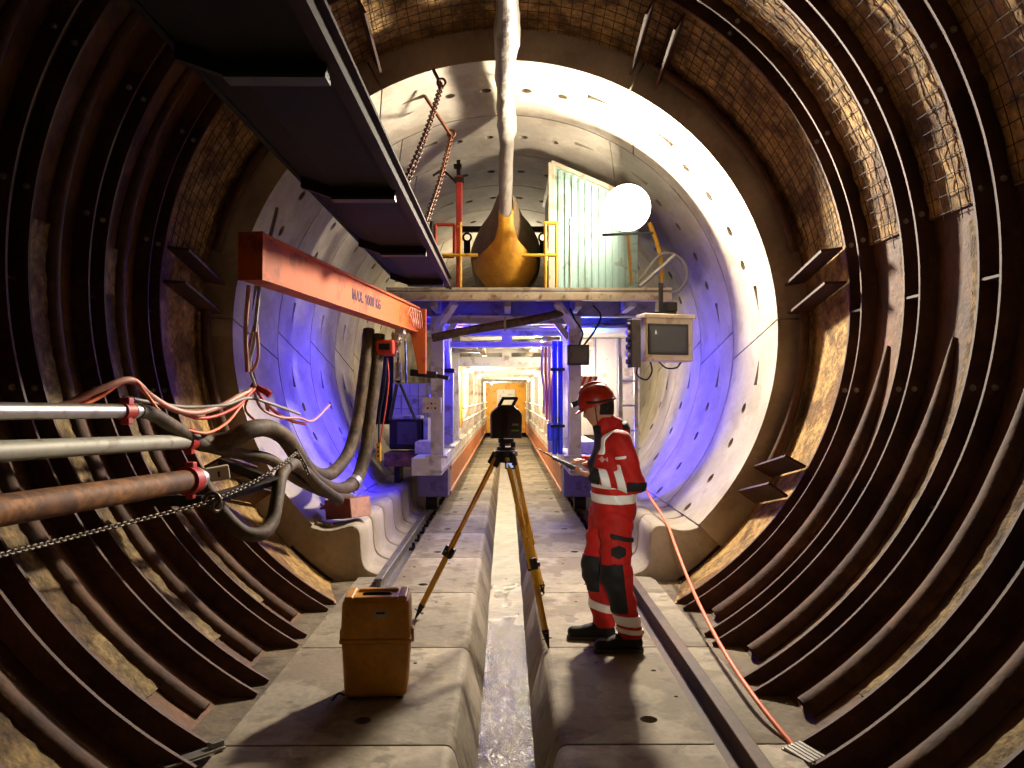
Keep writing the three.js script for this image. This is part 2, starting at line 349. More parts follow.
// shotcrete, mesh, humps in each bay between ribs
RIBS.forEach((d, i) => {
  const near = (RIBS[i + 1] ?? d - .92) + HALF + .012, far = d - HALF - .012;
  const r = rng(40 + i);
  obj('shotcrete_lining', cylUV(crease(sector({ r0: SR - .025, r1: SR + .02, cy: RCY, a0: 8, a1: 128, d0: near, d1: far, n: 90, m: 8, wob: () => (r() - .5) * .02 })), RCY), M.shot, shell);
  const w = [];
  for (let k = 0; k < 7; k++) w.push(new THREE.TubeGeometry(curve(arcPts(SR - .045, RCY, 6 + r() * 3, 127, near + .05 + k * .105, 60)), 100, .004, 4));
  for (let a = 8; a < 127; a += 2.1) { const c = R(a + r() * .3), p = SR - .05; w.push(cyl(V(p * Math.cos(c), RCY + p * Math.sin(c), near + .01), V(p * Math.cos(c), RCY + p * Math.sin(c), far - .01), .004, .004, 4)); }
  obj('wire_mesh', w, M.wire, shell);
  for (const s of [0, 1]) {
    const a0 = s ? 188 : -58, a1 = s ? 238 : -8, m = (a) => s ? 180 - a : a;
    // cast concrete strip against the next rib
    const w2 = s ? .36 : .24;
    obj('concrete_strip', cylUV(crease(sector({ r0: SR - .02, r1: SR + .02, cy: RCY, a0: Math.min(m(-52), m(6)), a1: Math.max(m(-52), m(6)), d0: near, d1: near + w2, n: 60, m: 4, wob: () => (r() - .5) * .012 })), RCY), M.shotLight, shell);
    // rounded hump pipe low on each side
    const pts = arcPts(SR - .01, RCY, s ? 132 : -8, m(-57), far - .26, 30);
    obj('grout_hump', taperTube(pts, s ? .06 : .08, 60, 12), M.hump, shell);
  }
});
{ // bay next to the lining: mesh on the cone, seal hose against the face
  const w = [];
  for (let k = 0; k < 8; k++) { const s = (k + .5) / 8, d = 6.74 + .8 * s; w.push(new THREE.TubeGeometry(curve(arcPts(3.0 - .03 * s, RCY + (LCY - RCY) * s, 10, 170, d, 60)), 100, .004, 4)); }
  for (let a = 10; a < 170; a += 2) { const c = R(a); w.push(cyl(V(2.995 * Math.cos(c), RCY + 2.995 * Math.sin(c), 6.74), V(2.965 * Math.cos(c), LCY + 2.965 * Math.sin(c), 7.52), .004, .004, 4)); }
  obj('wire_mesh', w, M.wire, shell);
  for (const [a0, a1] of [[60, 14], [3, -29], [120, 166], [177, 209]]) obj('seal_hose', tube(arcPts(2.9, LCY + .06, a0, a1, FACE - .1, 20), .045, 60, 10), M.hump, shell);
}
// ribs: two upright ring plates each with stiffeners and bolts
{
  const nth = ['nearest the pale concrete lining', 'second out from the pale concrete lining', 'third out from the pale concrete lining', 'fourth out from the pale concrete lining', 'fifth out from the pale concrete lining', 'just ahead of the camera', 'beside the camera'];
  const plate = ready(crease(sector({ r0: RR, r1: SR - .002, cy: RCY, a0: -60.5, a1: 240.5, d0: -.011, d1: .011, n: 140 })));
  const bolt = ready([cyl(V(0, 0, -.02), V(0, 0, .02), .022, .022, 6), cyl(V(0, 0, -.035), V(0, 0, .035), .012, .012, 8)]);
  RIBS.forEach((d, i) => {
    const t = thing('steel_rib', 'rusty steel double-plate ring rib, ' + nth[i], 'rib', [0, 0, -d], 'ring ribs of the steel shell');
    for (const s of [-1, 1]) { const p = obj('rib_plate', plate, M.fin, t); p.position.z = s * HALF; }
    for (const a of [-2, 36, 72, 108, 144, 182, -30, 210]) {
      const c = R(a), q = RR + (a === -2 ? .008 : .06), st = obj('stiffener', bar(V(q * Math.cos(c), RCY + q * Math.sin(c), 0), V((SR - .005) * Math.cos(c), RCY + (SR - .005) * Math.sin(c), 0), .19, .018, new THREE.Vector3(-Math.sin(c), Math.cos(c), 0)), M.fin, t);
    }
    for (const a of [-15, 9, 27, 50, 75, 105, 130, 153, 171, 195]) for (const s of [-1, 1]) { const c = R(a), b = obj('bolt', bolt, M.galv, t); b.position.set((RR + .05) * Math.cos(c), RCY + (RR + .05) * Math.sin(c), s * (HALF)); }
  });
}
// pairs of plates between the first rib and the lining face
for (const [a, where] of [[61, 'high on the right beside the bright arch'], [6, 'at mid height right of the lining'], [-32, 'low on the right of the lining'], [119, 'high on the left behind the dark trough'], [174, 'at mid height left of the lining'], [212, 'low on the left behind the hoses']]) {
  const t = thing('bracing_bracket', 'pair of brown steel bracing plates ' + where, 'bracket', [0, 0, 0], 'bracing brackets between rib and lining');
  for (const o of [-2.9, 2.9]) {
    const c = R(a + o), u = new THREE.Vector3(-Math.sin(c), Math.cos(c), 0);
    obj('bracing_plate', bar(V(2.87 * Math.cos(c), LCY + .02 + 2.87 * Math.sin(c), 7.53), V(2.9 * Math.cos(c), RCY + 2.9 * Math.sin(c), 6.73), .2, .022, u), M.fin, t);
  }
}
// ends of the space
{
  const b = obj('wall_back', crease(sector({ r0: .01, r1: 3.4, cy: RCY, a0: 0, a1: 360, d0: -4.15, d1: -4, n: 60 })), M.shell); b.userData = { kind: 'structure', label: 'rusty bulkhead behind the camera', category: 'wall' };
  const e = obj('wall_end', crease(sector({ r0: .01, r1: 3.1, cy: LCY, a0: 0, a1: 360, d0: END, d1: END + .15, n: 60 })), M.lining); e.userData = { kind: 'structure', label: 'pale wall closing the far end of the tunnel', category: 'wall' };
}
// ---------------------------------------------------------------- lamps
{ // flood lamp at the front edge of the deck, facing the camera
  const p = at(628, 207, 9.0);
  const t = thing('flood_lamp', 'blinding white flood lamp at the deck edge beside the teal cabin', 'lamp', p);
  t.rotation.set(R(10), R(-12), 0, 'YXZ');
  obj('lens', new THREE.CylinderGeometry(.27, .27, .03, 40).rotateX(Math.PI / 2).translate(0, 0, .03), new THREE.MeshStandardMaterial({ color: 0xffffff, emissive: COL.flood, emissiveIntensity: 40 }), t);
  obj('housing', [new THREE.CylinderGeometry(.265, .2, .1, 40).rotateX(Math.PI / 2).translate(0, 0, -.04), new THREE.CylinderGeometry(.12, .12, .12, 20).rotateX(Math.PI / 2).translate(0, 0, -.12)], M.black, t);
  obj('yoke', [bar(new THREE.Vector3(-.31, 0, -.02), new THREE.Vector3(-.31, -.3, -.02), .03, .03), bar(new THREE.Vector3(.31, 0, -.02), new THREE.Vector3(.31, -.3, -.02), .03, .03), bar(new THREE.Vector3(-.3, -.3, -.02), new THREE.Vector3(.3, -.3, -.02), .03, .03)], M.black, t);
  obj('pole', cyl(new THREE.Vector3(0, -.3, -.02), new THREE.Vector3(0, -.9, -.72), .02), M.yellow, t);
  const l = new THREE.RectAreaLight(COL.flood, LAMP.flood, .32, .26); l.position.z = .05; l.rotation.y = Math.PI; t.add(l); l.name = 'lamp_light';
  // unseen second head behind the first, placed to light duct, cabin and crown
  const s = thing('flood_lamp', 'unseen small flood head behind the bright lamp, placed to light the duct and cabin', 'lamp', at(627, 204, 9.26));
  s.rotation.set(R(2), R(-100), 0, 'YXZ');
  obj('lens', bx(.2, .16, .015, 0, 0, .03), new THREE.MeshStandardMaterial({ color: 0xffffff, emissive: COL.flood, emissiveIntensity: 20 }), s);
  obj('housing', bx(.24, .2, .06, 0, 0, -.012, null, .015), M.black, s);
  obj('bracket', bar(new THREE.Vector3(0, -.08, -.02), new THREE.Vector3(.2, -.3, -.02), .025, .025), M.black, s);
  const k = new THREE.RectAreaLight(COL.flood, LAMP.spill, .2, .16); k.position.z = .05; k.rotation.y = Math.PI; s.add(k); k.name = 'lamp_light';
}
{ // unseen lamp behind the camera, placed to light the sides facing it
  const t = thing('unseen_rear_lamp', 'unseen rectangular lamp behind the camera, lighting the near sides of person and case', 'lamp', [.6, 4.4, 2.6]);
  const e = new THREE.MeshStandardMaterial({ color: 0xffffff, emissive: 0xfff0d8, emissiveIntensity: 4 });
  obj('housing', bx(.7, .1, .4, 0, .06, 0, null, .02), M.darkSteel, t);
  obj('diffuser', bx(.62, .02, .32, 0, 0, 0), e, t);
  obj('hanger', [cyl(new THREE.Vector3(-.25, .1, 0), new THREE.Vector3(-.25, 1.4, 0), .01), cyl(new THREE.Vector3(.25, .1, 0), new THREE.Vector3(.25, 1.4, 0), .01)], M.darkSteel, t);
  const l = new THREE.PointLight(0xffecd0, LAMP.unseenRear); l.position.y = -.12; l.shadow.radius = 12; t.add(l); l.name = 'lamp_light';
}

{ // unseen lamp near the camera, placed to light the surveyor and reflective bands
  const t = thing('unseen_person_lamp', 'unseen small lamp on a stand beside the camera, placed to light the person', 'lamp', [.35, 0, .5]);
  obj('pole', cyl(new THREE.Vector3(0, .3, 0), new THREE.Vector3(0, 1.72, 0), .014), M.black, t);
  for (const a of [0, 2.1, 4.2]) obj('leg', cyl(new THREE.Vector3(0, .5, 0), new THREE.Vector3(.32 * Math.cos(a), 0.005, .32 * Math.sin(a)), .01), M.black, t);
  const h = obj('head', [cyl(new THREE.Vector3(0, 1.78, .05), new THREE.Vector3(0, 1.78, -.03), .05, .06, 20), bx(.03, .06, .03, 0, 1.73, .01)], M.black, t);
  obj('lens', cyl(new THREE.Vector3(0, 1.78, -.03), new THREE.Vector3(0, 1.78, -.036), .055, .055, 20), new THREE.MeshStandardMaterial({ color: 0xffffff, emissive: 0xfff4e4, emissiveIntensity: 10 }), h);
  const l = new THREE.SpotLight(0xfff4e4, LAMP.stand, 0, .155, .8); l.position.set(0, 1.78, -.06); l.shadow.radius = 3; t.add(l); l.name = 'lamp_light';
  l.target.position.set(.42, 1.05, -6); t.add(l.target); l.target.name = 'lamp_aim';
}
// ---------------------------------------------------------------- backup gantry (trailer) in the lining
const DT = 3.10, DF = 9.65;   // deck top, deck front
{ // deck
  const t = thing('gantry_deck', 'grey steel upper deck of the gantry carrying the teal cabin', 'deck');
  obj('deck_plate', lim(-1.5, 2.05, DT - .03, DT, DF, 34), M.greyPaint, t);
  obj('front_beam', [lim(-1.5, 2.08, DT - .13, DT - .03, DF - .04, DF + .06, .01), lim(-1.5, 2.08, DT, DT + .03, DF - .04, DF - .02)], M.cream, t);
  for (const d of [10.6, 11.6, 12.8, 14, 16, 18.5, 21, 24, 28]) obj('cross_joist', [lim(-1.5, 2.05, DT - .22, DT - .03, d - .05, d + .05), lim(-1.5, 2.05, DT - .24, DT - .22, d - .09, d + .09)], M.greyPaint, t);
  for (const x of [-1.35, -.92, 0.02, .92, 1.6]) obj('long_joist', [lim(x - .04, x + .04, DT - .2, DT - .03, DF + .06, 13)], M.greyPaint, t);
  for (const [x, s] of [[-.92, 1], [.92, -1]]) obj('knee_bracket', bar(V(x + s * .03, DT - .42, DF + .45), V(x + s * .26, DT - .14, DF + .2), .1, .06), M.white, t);
  for (let i = 0; i < 12; i++) obj('deck_bolt', cyl(V(-1.3 + i * .29, DT - .08, DF - .06), V(-1.3 + i * .29, DT - .08, DF - .03), .018, .018, 6), M.galv, t);
}
// portal frames
function portal(d, hw, w, y0, beams, label, bottomBox) {
  const t = thing('portal_frame', label, 'frame', [0, 0, 0], 'portal frames of the gantry');
  for (const s of [-1, 1]) {
    const p = obj('post', lim(s * hw - w / 2, s * hw + w / 2, y0, beams[0][1], d - w / 2, d + w / 2, .012), M.white, t);
    obj('base_plate', [lim(s * hw - w * .85, s * hw + w * .85, y0, y0 + .03, d - w * .85, d + w * .85)], M.white, p);
  }
  beams.forEach(([b0, b1]) => obj('crossbeam', [lim(-hw - .02, hw + .02, b0, b1, d - .05, d + .05, .008), lim(-hw, hw, b1 - .02, b1 + .005, d - .09, d + .09), lim(-hw, hw, b0 - .005, b0 + .02, d - .09, d + .09)], M.white, t));
  if (beams.length > 1) obj('stub', lim(-.07, .1, beams[beams.length - 1][0], beams[0][1], d - .07, d - .02), M.white, t);
  return t;
}
{
  const f = portal(10.35, .92, .17, .95, [[2.74, 2.84]], 'front portal frame of pale posts carrying the gantry deck');
  obj('gusset', [bar(V(-.84, 2.55, 10.35), V(-.6, 2.86, 10.35), .08, .08), bar(V(.84, 2.55, 10.35), V(.6, 2.86, 10.35), .08, .08)], M.white, f);
  portal(12.4, .98, .2, .95, [[2.74, 2.84], [2.56, 2.64]], 'second portal frame inside the gantry with a double crossbeam');
  portal(14.5, .96, .16, .95, [[2.76, 2.84], [2.6, 2.68], [2.34, 2.5]], 'third portal frame with the deep triple crossbeam over the corridor');
  ['fourth', 'fifth', 'sixth', 'seventh', 'eighth', 'ninth'].forEach((n, i) => portal(17.2 + i * 2.9, .92, .16, .95, [[2.36, 2.5]], n + ' portal frame along the bright corridor'));
}
// corridor sides
for (const s of [-1, 1]) {
  const side = s < 0 ? 'left' : 'right', X = (a, b) => s > 0 ? [a, b] : [-b, -a];
  const k = obj('side_skirt', [lim(...X(.86, .92), .28, .72, 11.75, 34, .01), lim(...X(.83, .86), .28, .33, 11.75, 34), lim(...X(.83, .86), .67, .72, 11.75, 34)], M.skirt);
  tag(k, 'long orange-brown steel skirt along the ' + side + ' side of the corridor floor', 'skirt');
  const l = thing('side_ledge', 'white steel ledge above the ' + side + ' corridor skirt', 'ledge');
  obj('ledge_beam', [lim(...X(.85, 1.25), .72, .95, 10.2, 34, .012)], M.white, l);
  obj('upper_step', [lim(...X(.98, 1.3), .95, 1.12, 11, 34, .012)], M.white, l);
  obj('lower_flange', lim(...X(.84, .99), .76, .79, 10.15, 34), M.greyPaint, l);
  const w = thing('panelled_partition', 'row of white and yellow panels along the ' + side + ' wall of the corridor', 'panels');
  for (let i = 0; i < 14; i++) { const d = 14.7 + i * 1.35; obj(i % 2 ? 'yellow_panel' : 'white_panel', lim(...X(.97, 1.03), 1.125, 2.42, d + .04, d + 1.28, .015), i % 2 ? M.yellowPanel : M.cream, w); }
  for (let i = 0; i < 20; i++) { const d = 12.7 + i * 1; obj('yellow_post', lim(...X(.94, .965), 1.125, 2.3, d, d + .08), M.yellow, w); }
  // handrail
  const h = thing('corridor_handrail', 'pale handrail along the ' + side + ' corridor panels', 'handrail');
  obj('rail', [cyl(V(s * .815, 1.55, 14.6), V(s * .815, 1.55, 33), .02), cyl(V(s * .815, 1.3, 14.6), V(s * .815, 1.3, 33), .02)], M.white, h);
}
{ // ceiling trays
  const t = thing('ceiling_tray', 'pale cable trays and slats under the deck of the corridor', 'tray');
  for (let i = 0; i < 22; i++) obj('slat', lim(-.85, .85, 2.5, 2.54, 15 + i * .85, 15.18 + i * .85), M.cream, t);
  obj('tray_rail', [lim(-.45, -.36, 2.54, 2.6, 12.5, 34), lim(.4, .49, 2.54, 2.6, 12.5, 34)], M.cream, t);
  const u = thing('roof_clutter', 'bundle of pale pipes and trays between crossbeams under the deck', 'pipes');
  for (const [y, r, x0, x1] of [[2.78, .05, -.8, .5], [2.66, .035, -.2, .85], [2.82, .03, .1, .9]]) obj('pipe', cyl(V(x0, y, 13.4), V(x1, y + .06, 13.6), r), M.cream, u);
  for (let i = 0; i < 6; i++) obj('cable_box', lim(-.75 + i * .27, -.6 + i * .27, 2.62, 2.62 + .1 + .06 * rnd(), 13.8, 13.95, .01), i % 2 ? M.greyPaint : M.cream, u);
  const e = thing('corridor_end', 'panel with pale door closing the corridor, yellow for the glow of its far end', 'panel');
  obj('yellow_glow_panel', lim(-.95, .95, .2, 2.5, 33.8, 33.9), M.yellowPanel, e); obj('end_door', lim(-.4, .4, .2, 2.1, 33.74, 33.8, .02), M.white, e);  // yellow panel colour stands in for the glow of the corridor beyond
}
// corridor tube lamps
for (const [x, y, d, L, pos] of [[-.74, 2.3, 16.2, 1.5, 'first on the left'], [-.74, 2.3, 21, 1.5, 'second on the left'], [.74, 2.3, 18.6, 1.5, 'first on the right'], [.74, 2.3, 25, 1.5, 'second on the right'], [-.6, 2.3, 31.5, 1.5, 'third on the left'], [.62, 2.62, 12.9, 1.0, 'beside the blue pipes on the right']]) {
  const t = thing('tube_lamp', 'white fluorescent tube lamp under the corridor roof, ' + pos, 'lamp', V(x, y, d), 'corridor tube lamps');
  const e = new THREE.MeshStandardMaterial({ color: 0xffffff, emissive: COL.warm, emissiveIntensity: 12 });
  obj('tube', cyl(new THREE.Vector3(0, 0, -L / 2), new THREE.Vector3(0, 0, L / 2), .03, .03, 10), e, t);
  obj('fitting', bx(.1, .04, L + .1, 0, .06, 0, null, .01), M.white, t);
  const l = new THREE.PointLight(COL.warm, LAMP.corridor); l.position.set(-Math.sign(x) * .1, -.1, 0); l.shadow.radius = 6; t.add(l); l.name = 'lamp_light';
}
// unseen lamps: upper level, blue and cyan heads, warm one right
function headLamp(name, label, p, color, cd, w, aim, glow, dir = new THREE.Vector3(0, -1, 0)) {
  const t = thing(name, label, 'lamp', p);
  t.quaternion.setFromUnitVectors(new THREE.Vector3(0, -1, 0), dir.clone().normalize());
  obj('housing', bx(w, .06, .12, 0, .05, 0, null, .012), M.darkSteel, t);
  obj('lens', bx(w * .9, .016, .09, 0, .012, 0), new THREE.MeshStandardMaterial({ color: 0xffffff, emissive: color, emissiveIntensity: glow }), t);
  const l = aim ? new THREE.SpotLight(color, cd, 0, aim, .6) : new THREE.PointLight(color, cd); l.position.y = -.06; l.shadow.radius = 4; t.add(l); l.name = 'lamp_light';
  if (aim) { l.target.position.set(0, -1, 0); t.add(l.target); l.target.name = 'lamp_aim'; }
  return t;
}
headLamp('unseen_upper_lamp', 'unseen white lamp far behind the ventilation duct, lighting the upper rings', V(.2, 4.75, 16), COL.warm, LAMP.upper, .5, 0, 6);  // unseen source, placed to brighten the rings above the deck
headLamp('unseen_blue_lamp', 'unseen blue lamp behind the switch box of the left post, lighting the left wall', V(-1.05, 1.72, 10.75), COL.blue, LAMP.blueLeft, .16, 1.15, 4, new THREE.Vector3(-1, -.25, .3));  // out of view behind the post, placed to turn the left wall blue
headLamp('unseen_blue_lamp', 'unseen blue lamp behind the person at the right ledge, lighting the right wall', V(1.38, 1.25, 10.5), COL.blue, LAMP.blueRight, .16, 1.25, 4, new THREE.Vector3(1, .05, .3));  // unseen behind the surveyor, throws blue on the right wall
headLamp('unseen_blue_lamp', 'unseen blue strip behind the front crossbeam, lighting posts and floor on the left', V(-.62, 2.72, 10.62), COL.blue, LAMP.blueDeck, .3, 0, 4);  // unseen strip, placed to throw blue on posts and floor
headLamp('unseen_blue_lamp', 'unseen blue strip behind the front crossbeam, lighting posts and floor on the right', V(.6, 2.72, 10.62), COL.blue, LAMP.blueDeck, .3, 0, 4);  // matching unseen blue source for the right side
headLamp('unseen_cyan_lamp', 'unseen small cyan lamp shining up at the deck underside right', V(1.08, 2.32, 11.3), COL.cyan, LAMP.cyan, .2, 1.1, 4, new THREE.Vector3(0, 1, 0));  // out of view behind the junction box, colours the ceiling sheet
headLamp('unseen_side_lamp', 'unseen warm lamp lighting the cream partition right of the corridor', V(1.12, 2.0, 12.2), COL.warm, LAMP.warmRight, .25, 0, 6, new THREE.Vector3(1, 0, .3));  // unseen source, placed to light the cream sheets

// front-left compartment
{
  const b = thing('control_box', 'small grey switch box on the left front post', 'box', at(432, 405, 10.2));
  obj('body', bx(.25, .21, .1, 0, 0, 0, null, .012), M.cream, b);
  for (let i = 0; i < 6; i++) obj('button', cyl(new THREE.Vector3(-.05 + (i % 3) * .05, .02 - Math.floor(i / 3) * .06, .05), new THREE.Vector3(-.05 + (i % 3) * .05, .02 - Math.floor(i / 3) * .06, .062), .014, .014, 10), i % 2 ? M.black : M.greyPaint, b);
  const g = thing('tiled_cabinet', 'white cabinet front of square panels behind the hoist sling', 'cabinet', V(-1.5, 1.2, 12.6));
  obj('carcass', bx(.72, .85, .4, 0, .36, -.22), M.greyPaint, g);
  for (let i = 0; i < 5; i++) for (let j = 0; j < 4; j++) obj('panel', bx(.13, .2, .03, -.28 + i * .14, .05 + j * .21, 0, null, .008), M.white, g);
  const m = thing('pump_unit', 'dark machine box under the hanging black sling', 'machine', V(-1.5, .98, 11.8));
  obj('housing', bx(.5, .45, .5, 0, .22, 0, null, .03), M.darkSteel, m); obj('cover', bx(.3, .34, .03, .02, .24, .26, null, .02), M.rubberDark, m); obj('flank', bx(.07, .46, .5, .3, .23, .02, null, .01), M.greyPaint, m);
  obj('lid', bx(.44, .05, .44, 0, .47, 0, null, .015), M.greyPaint, m);
  const y = thing('support_tray', 'dusty brown tray under the dark machine', 'tray', V(-1.48, .72, 11.6));
  obj('tray', bx(.62, .2, .6, 0, .12, 0, null, .02), M.rustPipe, y); obj('feet', [bx(.08, .26, .4, -.13, -.09, 0)], M.darkSteel, y);
  const f = thing('trailer_bogie', 'purple-grey steel box at the foot of the left skirt', 'box', V(-1.07, .28, 11.6));
  obj('box', bx(.44, .46, .5, 0, .24, 0, null, .015), M.purpleBox, f); obj('wheel', cyl(new THREE.Vector3(-.12, -.08, 0), new THREE.Vector3(.05, -.08, 0), .13, .13, 18), M.darkSteel, f); obj('rim', [bx(.46, .03, .52, 0, .47, 0)], M.greyPaint, f);
  const f2 = thing('trailer_bogie', 'grey steel box at the foot of the right skirt behind the person', 'box', V(1.07, .28, 11.6));
  obj('box', bx(.44, .46, .5, 0, .24, 0, null, .015), M.purpleBox, f2); obj('wheel', cyl(new THREE.Vector3(-.05, -.08, 0), new THREE.Vector3(.12, -.08, 0), .13, .13, 18), M.darkSteel, f2);
  const c = obj('back_panel', lim(-2.25, -1.9, 1.3, 2.6, 13, 13.05), M.darkSteel); tag(c, 'dark panel behind the hoses left of the white cabinet', 'panel');
  const s = thing('blue_column', 'scuffed column catching blue light between left posts', 'column', V(-.86, 1.1, 11.4));
  obj('lower_tube', bx(.17, 1.05, .17, 0, .5, 0, null, .02), M.greyPaint, s); obj('collar', bx(.21, .06, .21, 0, 1.05, 0, null, .01), M.darkSteel, s); obj('upper_ram', cyl(new THREE.Vector3(0, 1.08, 0), new THREE.Vector3(-.06, 1.75, 0), .06), M.galv, s);
  const bb = thing('bracket_arm', 'dark drooping bracket under the orange beam end', 'bracket', at(424, 374, 9.5));
  obj('arm', [bx(.32, .08, .2, 0, 0, 0, [0, 0, -.1], .01), bx(.22, .05, .16, .2, -.03, 0, [0, 0, -.2], .01)], M.darkSteel, bb);
}
// front-right compartment
{
  const w = thing('cream_partition', 'cream wall panel glowing in lamp light right of the corridor', 'panel');
  for (let i = 0; i < 3; i++) obj('sheet', lim(1.08 + i * .38, 1.45 + i * .38, 1.13, 2.73, 12.7, 12.75, .01), M.cream, w);
  obj('seam_bar', [lim(1.44, 1.47, 1.13, 2.73, 12.66, 12.7), lim(1.82, 1.85, 1.13, 2.73, 12.66, 12.7)], M.greyPaint, w);
  obj('cross_bar', [bar(V(1.8, 2.0, 12.6), V(2.2, 2.12, 12.6), .03, .05)], M.greyPaint, w);
  obj('ceiling_sheet', lim(1.02, 2.0, 2.74, 2.77, 10.9, 12.7), M.greyPaint, w);
  const j = thing('junction_box', 'dark junction box on the right front post', 'box', at(578, 355, 10.15));
  obj('body', bx(.29, .27, .14, 0, 0, 0, null, .015), M.plastic, j); obj('lid', bx(.24, .22, .02, 0, 0, .075, null, .008), M.rubberDark, j);
  obj('cable', [tube([new THREE.Vector3(.02, .13, 0), new THREE.Vector3(.06, .3, 0), new THREE.Vector3(-.05, .48, .02), new THREE.Vector3(-.1, .62, 0)], .014), tube([new THREE.Vector3(.08, .13, 0), new THREE.Vector3(.22, .32, 0), new THREE.Vector3(.3, .52, .02), new THREE.Vector3(.2, .66, 0)], .014)], M.black, j);
  const h = thing('hazard_sign', 'small red and white striped warning sign behind the helmet', 'sign', at(588, 381, 10.1));
  obj('plate', bx(.2, .13, .015, 0, 0, 0), M.white, h);
  for (let i = 0; i < 3; i++) obj('stripe', prism([[-.1 + i * .075, -.062], [-.062 + i * .075, -.062], [-.015 + i * .075, .062], [-.053 + i * .075, .062]], -.012, -.008), M.red, h);
  const b = thing('blue_pipes', 'pair of upright blue pipes beside the right front post', 'pipes', V(.72, .95, 10.9));
  for (const x of [-.03, .05]) obj('pipe', cyl(new THREE.Vector3(x, 0, 0), new THREE.Vector3(x, 1.6, 0), .036, .036, 14), M.blue, b);
  obj('clamp', [bx(.2, .04, .1, .01, .4, 0), bx(.2, .04, .1, .01, 1.2, 0)], M.darkSteel, b);
  const c = thing('blue_crate', 'small blue crate on the right corridor ledge', 'crate', V(.72, .95, 11.4));
  obj('box', bx(.22, .26, .22, 0, .3, 0, null, .015), M.blue, c); obj('stand', bx(.2, .17, .2, 0, .085, 0), M.greyPaint, c);
  const rh = thing('red_hoses', 'bundle of hanging red and grey hoses right of the corridor', 'hoses', V(.66, 1.4, 12.1));
  for (let i = 0; i < 4; i++) obj('hose', tube([new THREE.Vector3(-.08 + i * .05, 1.15, 0), new THREE.Vector3(-.1 + i * .06, .8, .03), new THREE.Vector3(-.06 + i * .04, .45, 0), new THREE.Vector3(-.07 + i * .05, .1 - .1 * i, 0)], .02), i % 2 ? M.cableRed : M.cablePink, rh);
  const la = thing('access_ladder', 'pale ladder standing behind the person', 'ladder', V(1.6, .54, 9.9));
  for (const x of [-.1, .1]) obj('stile', bar(new THREE.Vector3(x - .02, -.02, 0), new THREE.Vector3(x - .02, 1.75, -.06), .05, .03), M.galv, la);
  for (let i = 0; i < 5; i++) obj('rung', cyl(new THREE.Vector3(-.12, .15 + i * .32, -.01 * i), new THREE.Vector3(.08, .15 + i * .32, -.01 * i), .014), M.galv, la);
  const p = thing('support_pipe', 'dull grey-brown pipe slanting across under the deck front', 'pipe');
  obj('pipe', tube([at(432, 338, 9.95), at(470, 330, 9.95), at(530, 320, 9.95), at(556, 314, 9.95), at(566, 310, 9.97)], .055, 60, 12), M.rubber, p);
  obj('strap', [bx(.03, .2, .14, at(505, 326, 9.95).x, at(505, 326, 9.95).y + .02, -9.95)], M.galv, p);
}
{ // operator monitor
  const t = thing('control_monitor', 'cream operator monitor with dark screen hanging from the deck', 'monitor', at(666, 339, 9.05));
  t.rotation.y = .28;
  obj('housing', [bx(.62, .54, .2, 0, 0, 0, null, .025), bx(.66, .05, .24, 0, .26, .01, null, .01)], M.cream, t);
  obj('bezel', bx(.52, .36, .02, -.02, -.01, .105, null, .008), M.black, t);
  const cv = document.createElement('canvas'); cv.width = 128; cv.height = 96; const x = cv.getContext('2d'); x.fillStyle = '#22262c'; x.fillRect(0, 0, 128, 96); x.fillStyle = '#e8ecf0'; x.beginPath(); x.moveTo(14, 30); x.lineTo(22, 30); x.lineTo(18, 12); x.fill();
  const ct = new THREE.CanvasTexture(cv); ct.colorSpace = THREE.SRGBColorSpace;
  const pg = new THREE.PlaneGeometry(.46, .3); pg.translate(-.02, -.01, .1162); const sc = new THREE.Mesh(pg, new THREE.MeshStandardMaterial({ map: ct, roughness: .2, emissive: 0xffffff, emissiveMap: ct, emissiveIntensity: .5 })); sc.name = 'screen'; t.add(sc);
  const pn = obj('button_panel', bx(.12, .56, .12, -.42, -.06, .03, null, .01), M.rubberDark, t);
  for (let i = 0; i < 6; i++) obj('knob', cyl(new THREE.Vector3(-.47, .15 - i * .085, .04), new THREE.Vector3(-.52, .15 - i * .085, .04), .03, .03, 12), i % 3 === 1 ? M.galv : M.black, pn);
  obj('hanger', [bx(.04, .4, .04, -.06, .46, 0), bx(.3, .03, .12, -.04, .3, 0), bx(.14, .12, .12, .06, .38, 0, null, .02)], M.darkSteel, t);
  obj('cable', [tube([new THREE.Vector3(-.34, -.27, 0), new THREE.Vector3(-.38, -.42, .02), new THREE.Vector3(-.26, -.48, .02), new THREE.Vector3(-.18, -.38, 0), new THREE.Vector3(-.2, -.26, 0)], .011), tube([new THREE.Vector3(-.1, -.26, 0), new THREE.Vector3(0, -.34, .02), new THREE.Vector3(.14, -.33, .02), new THREE.Vector3(.2, -.26, 0)], .01)], M.black, t);
}
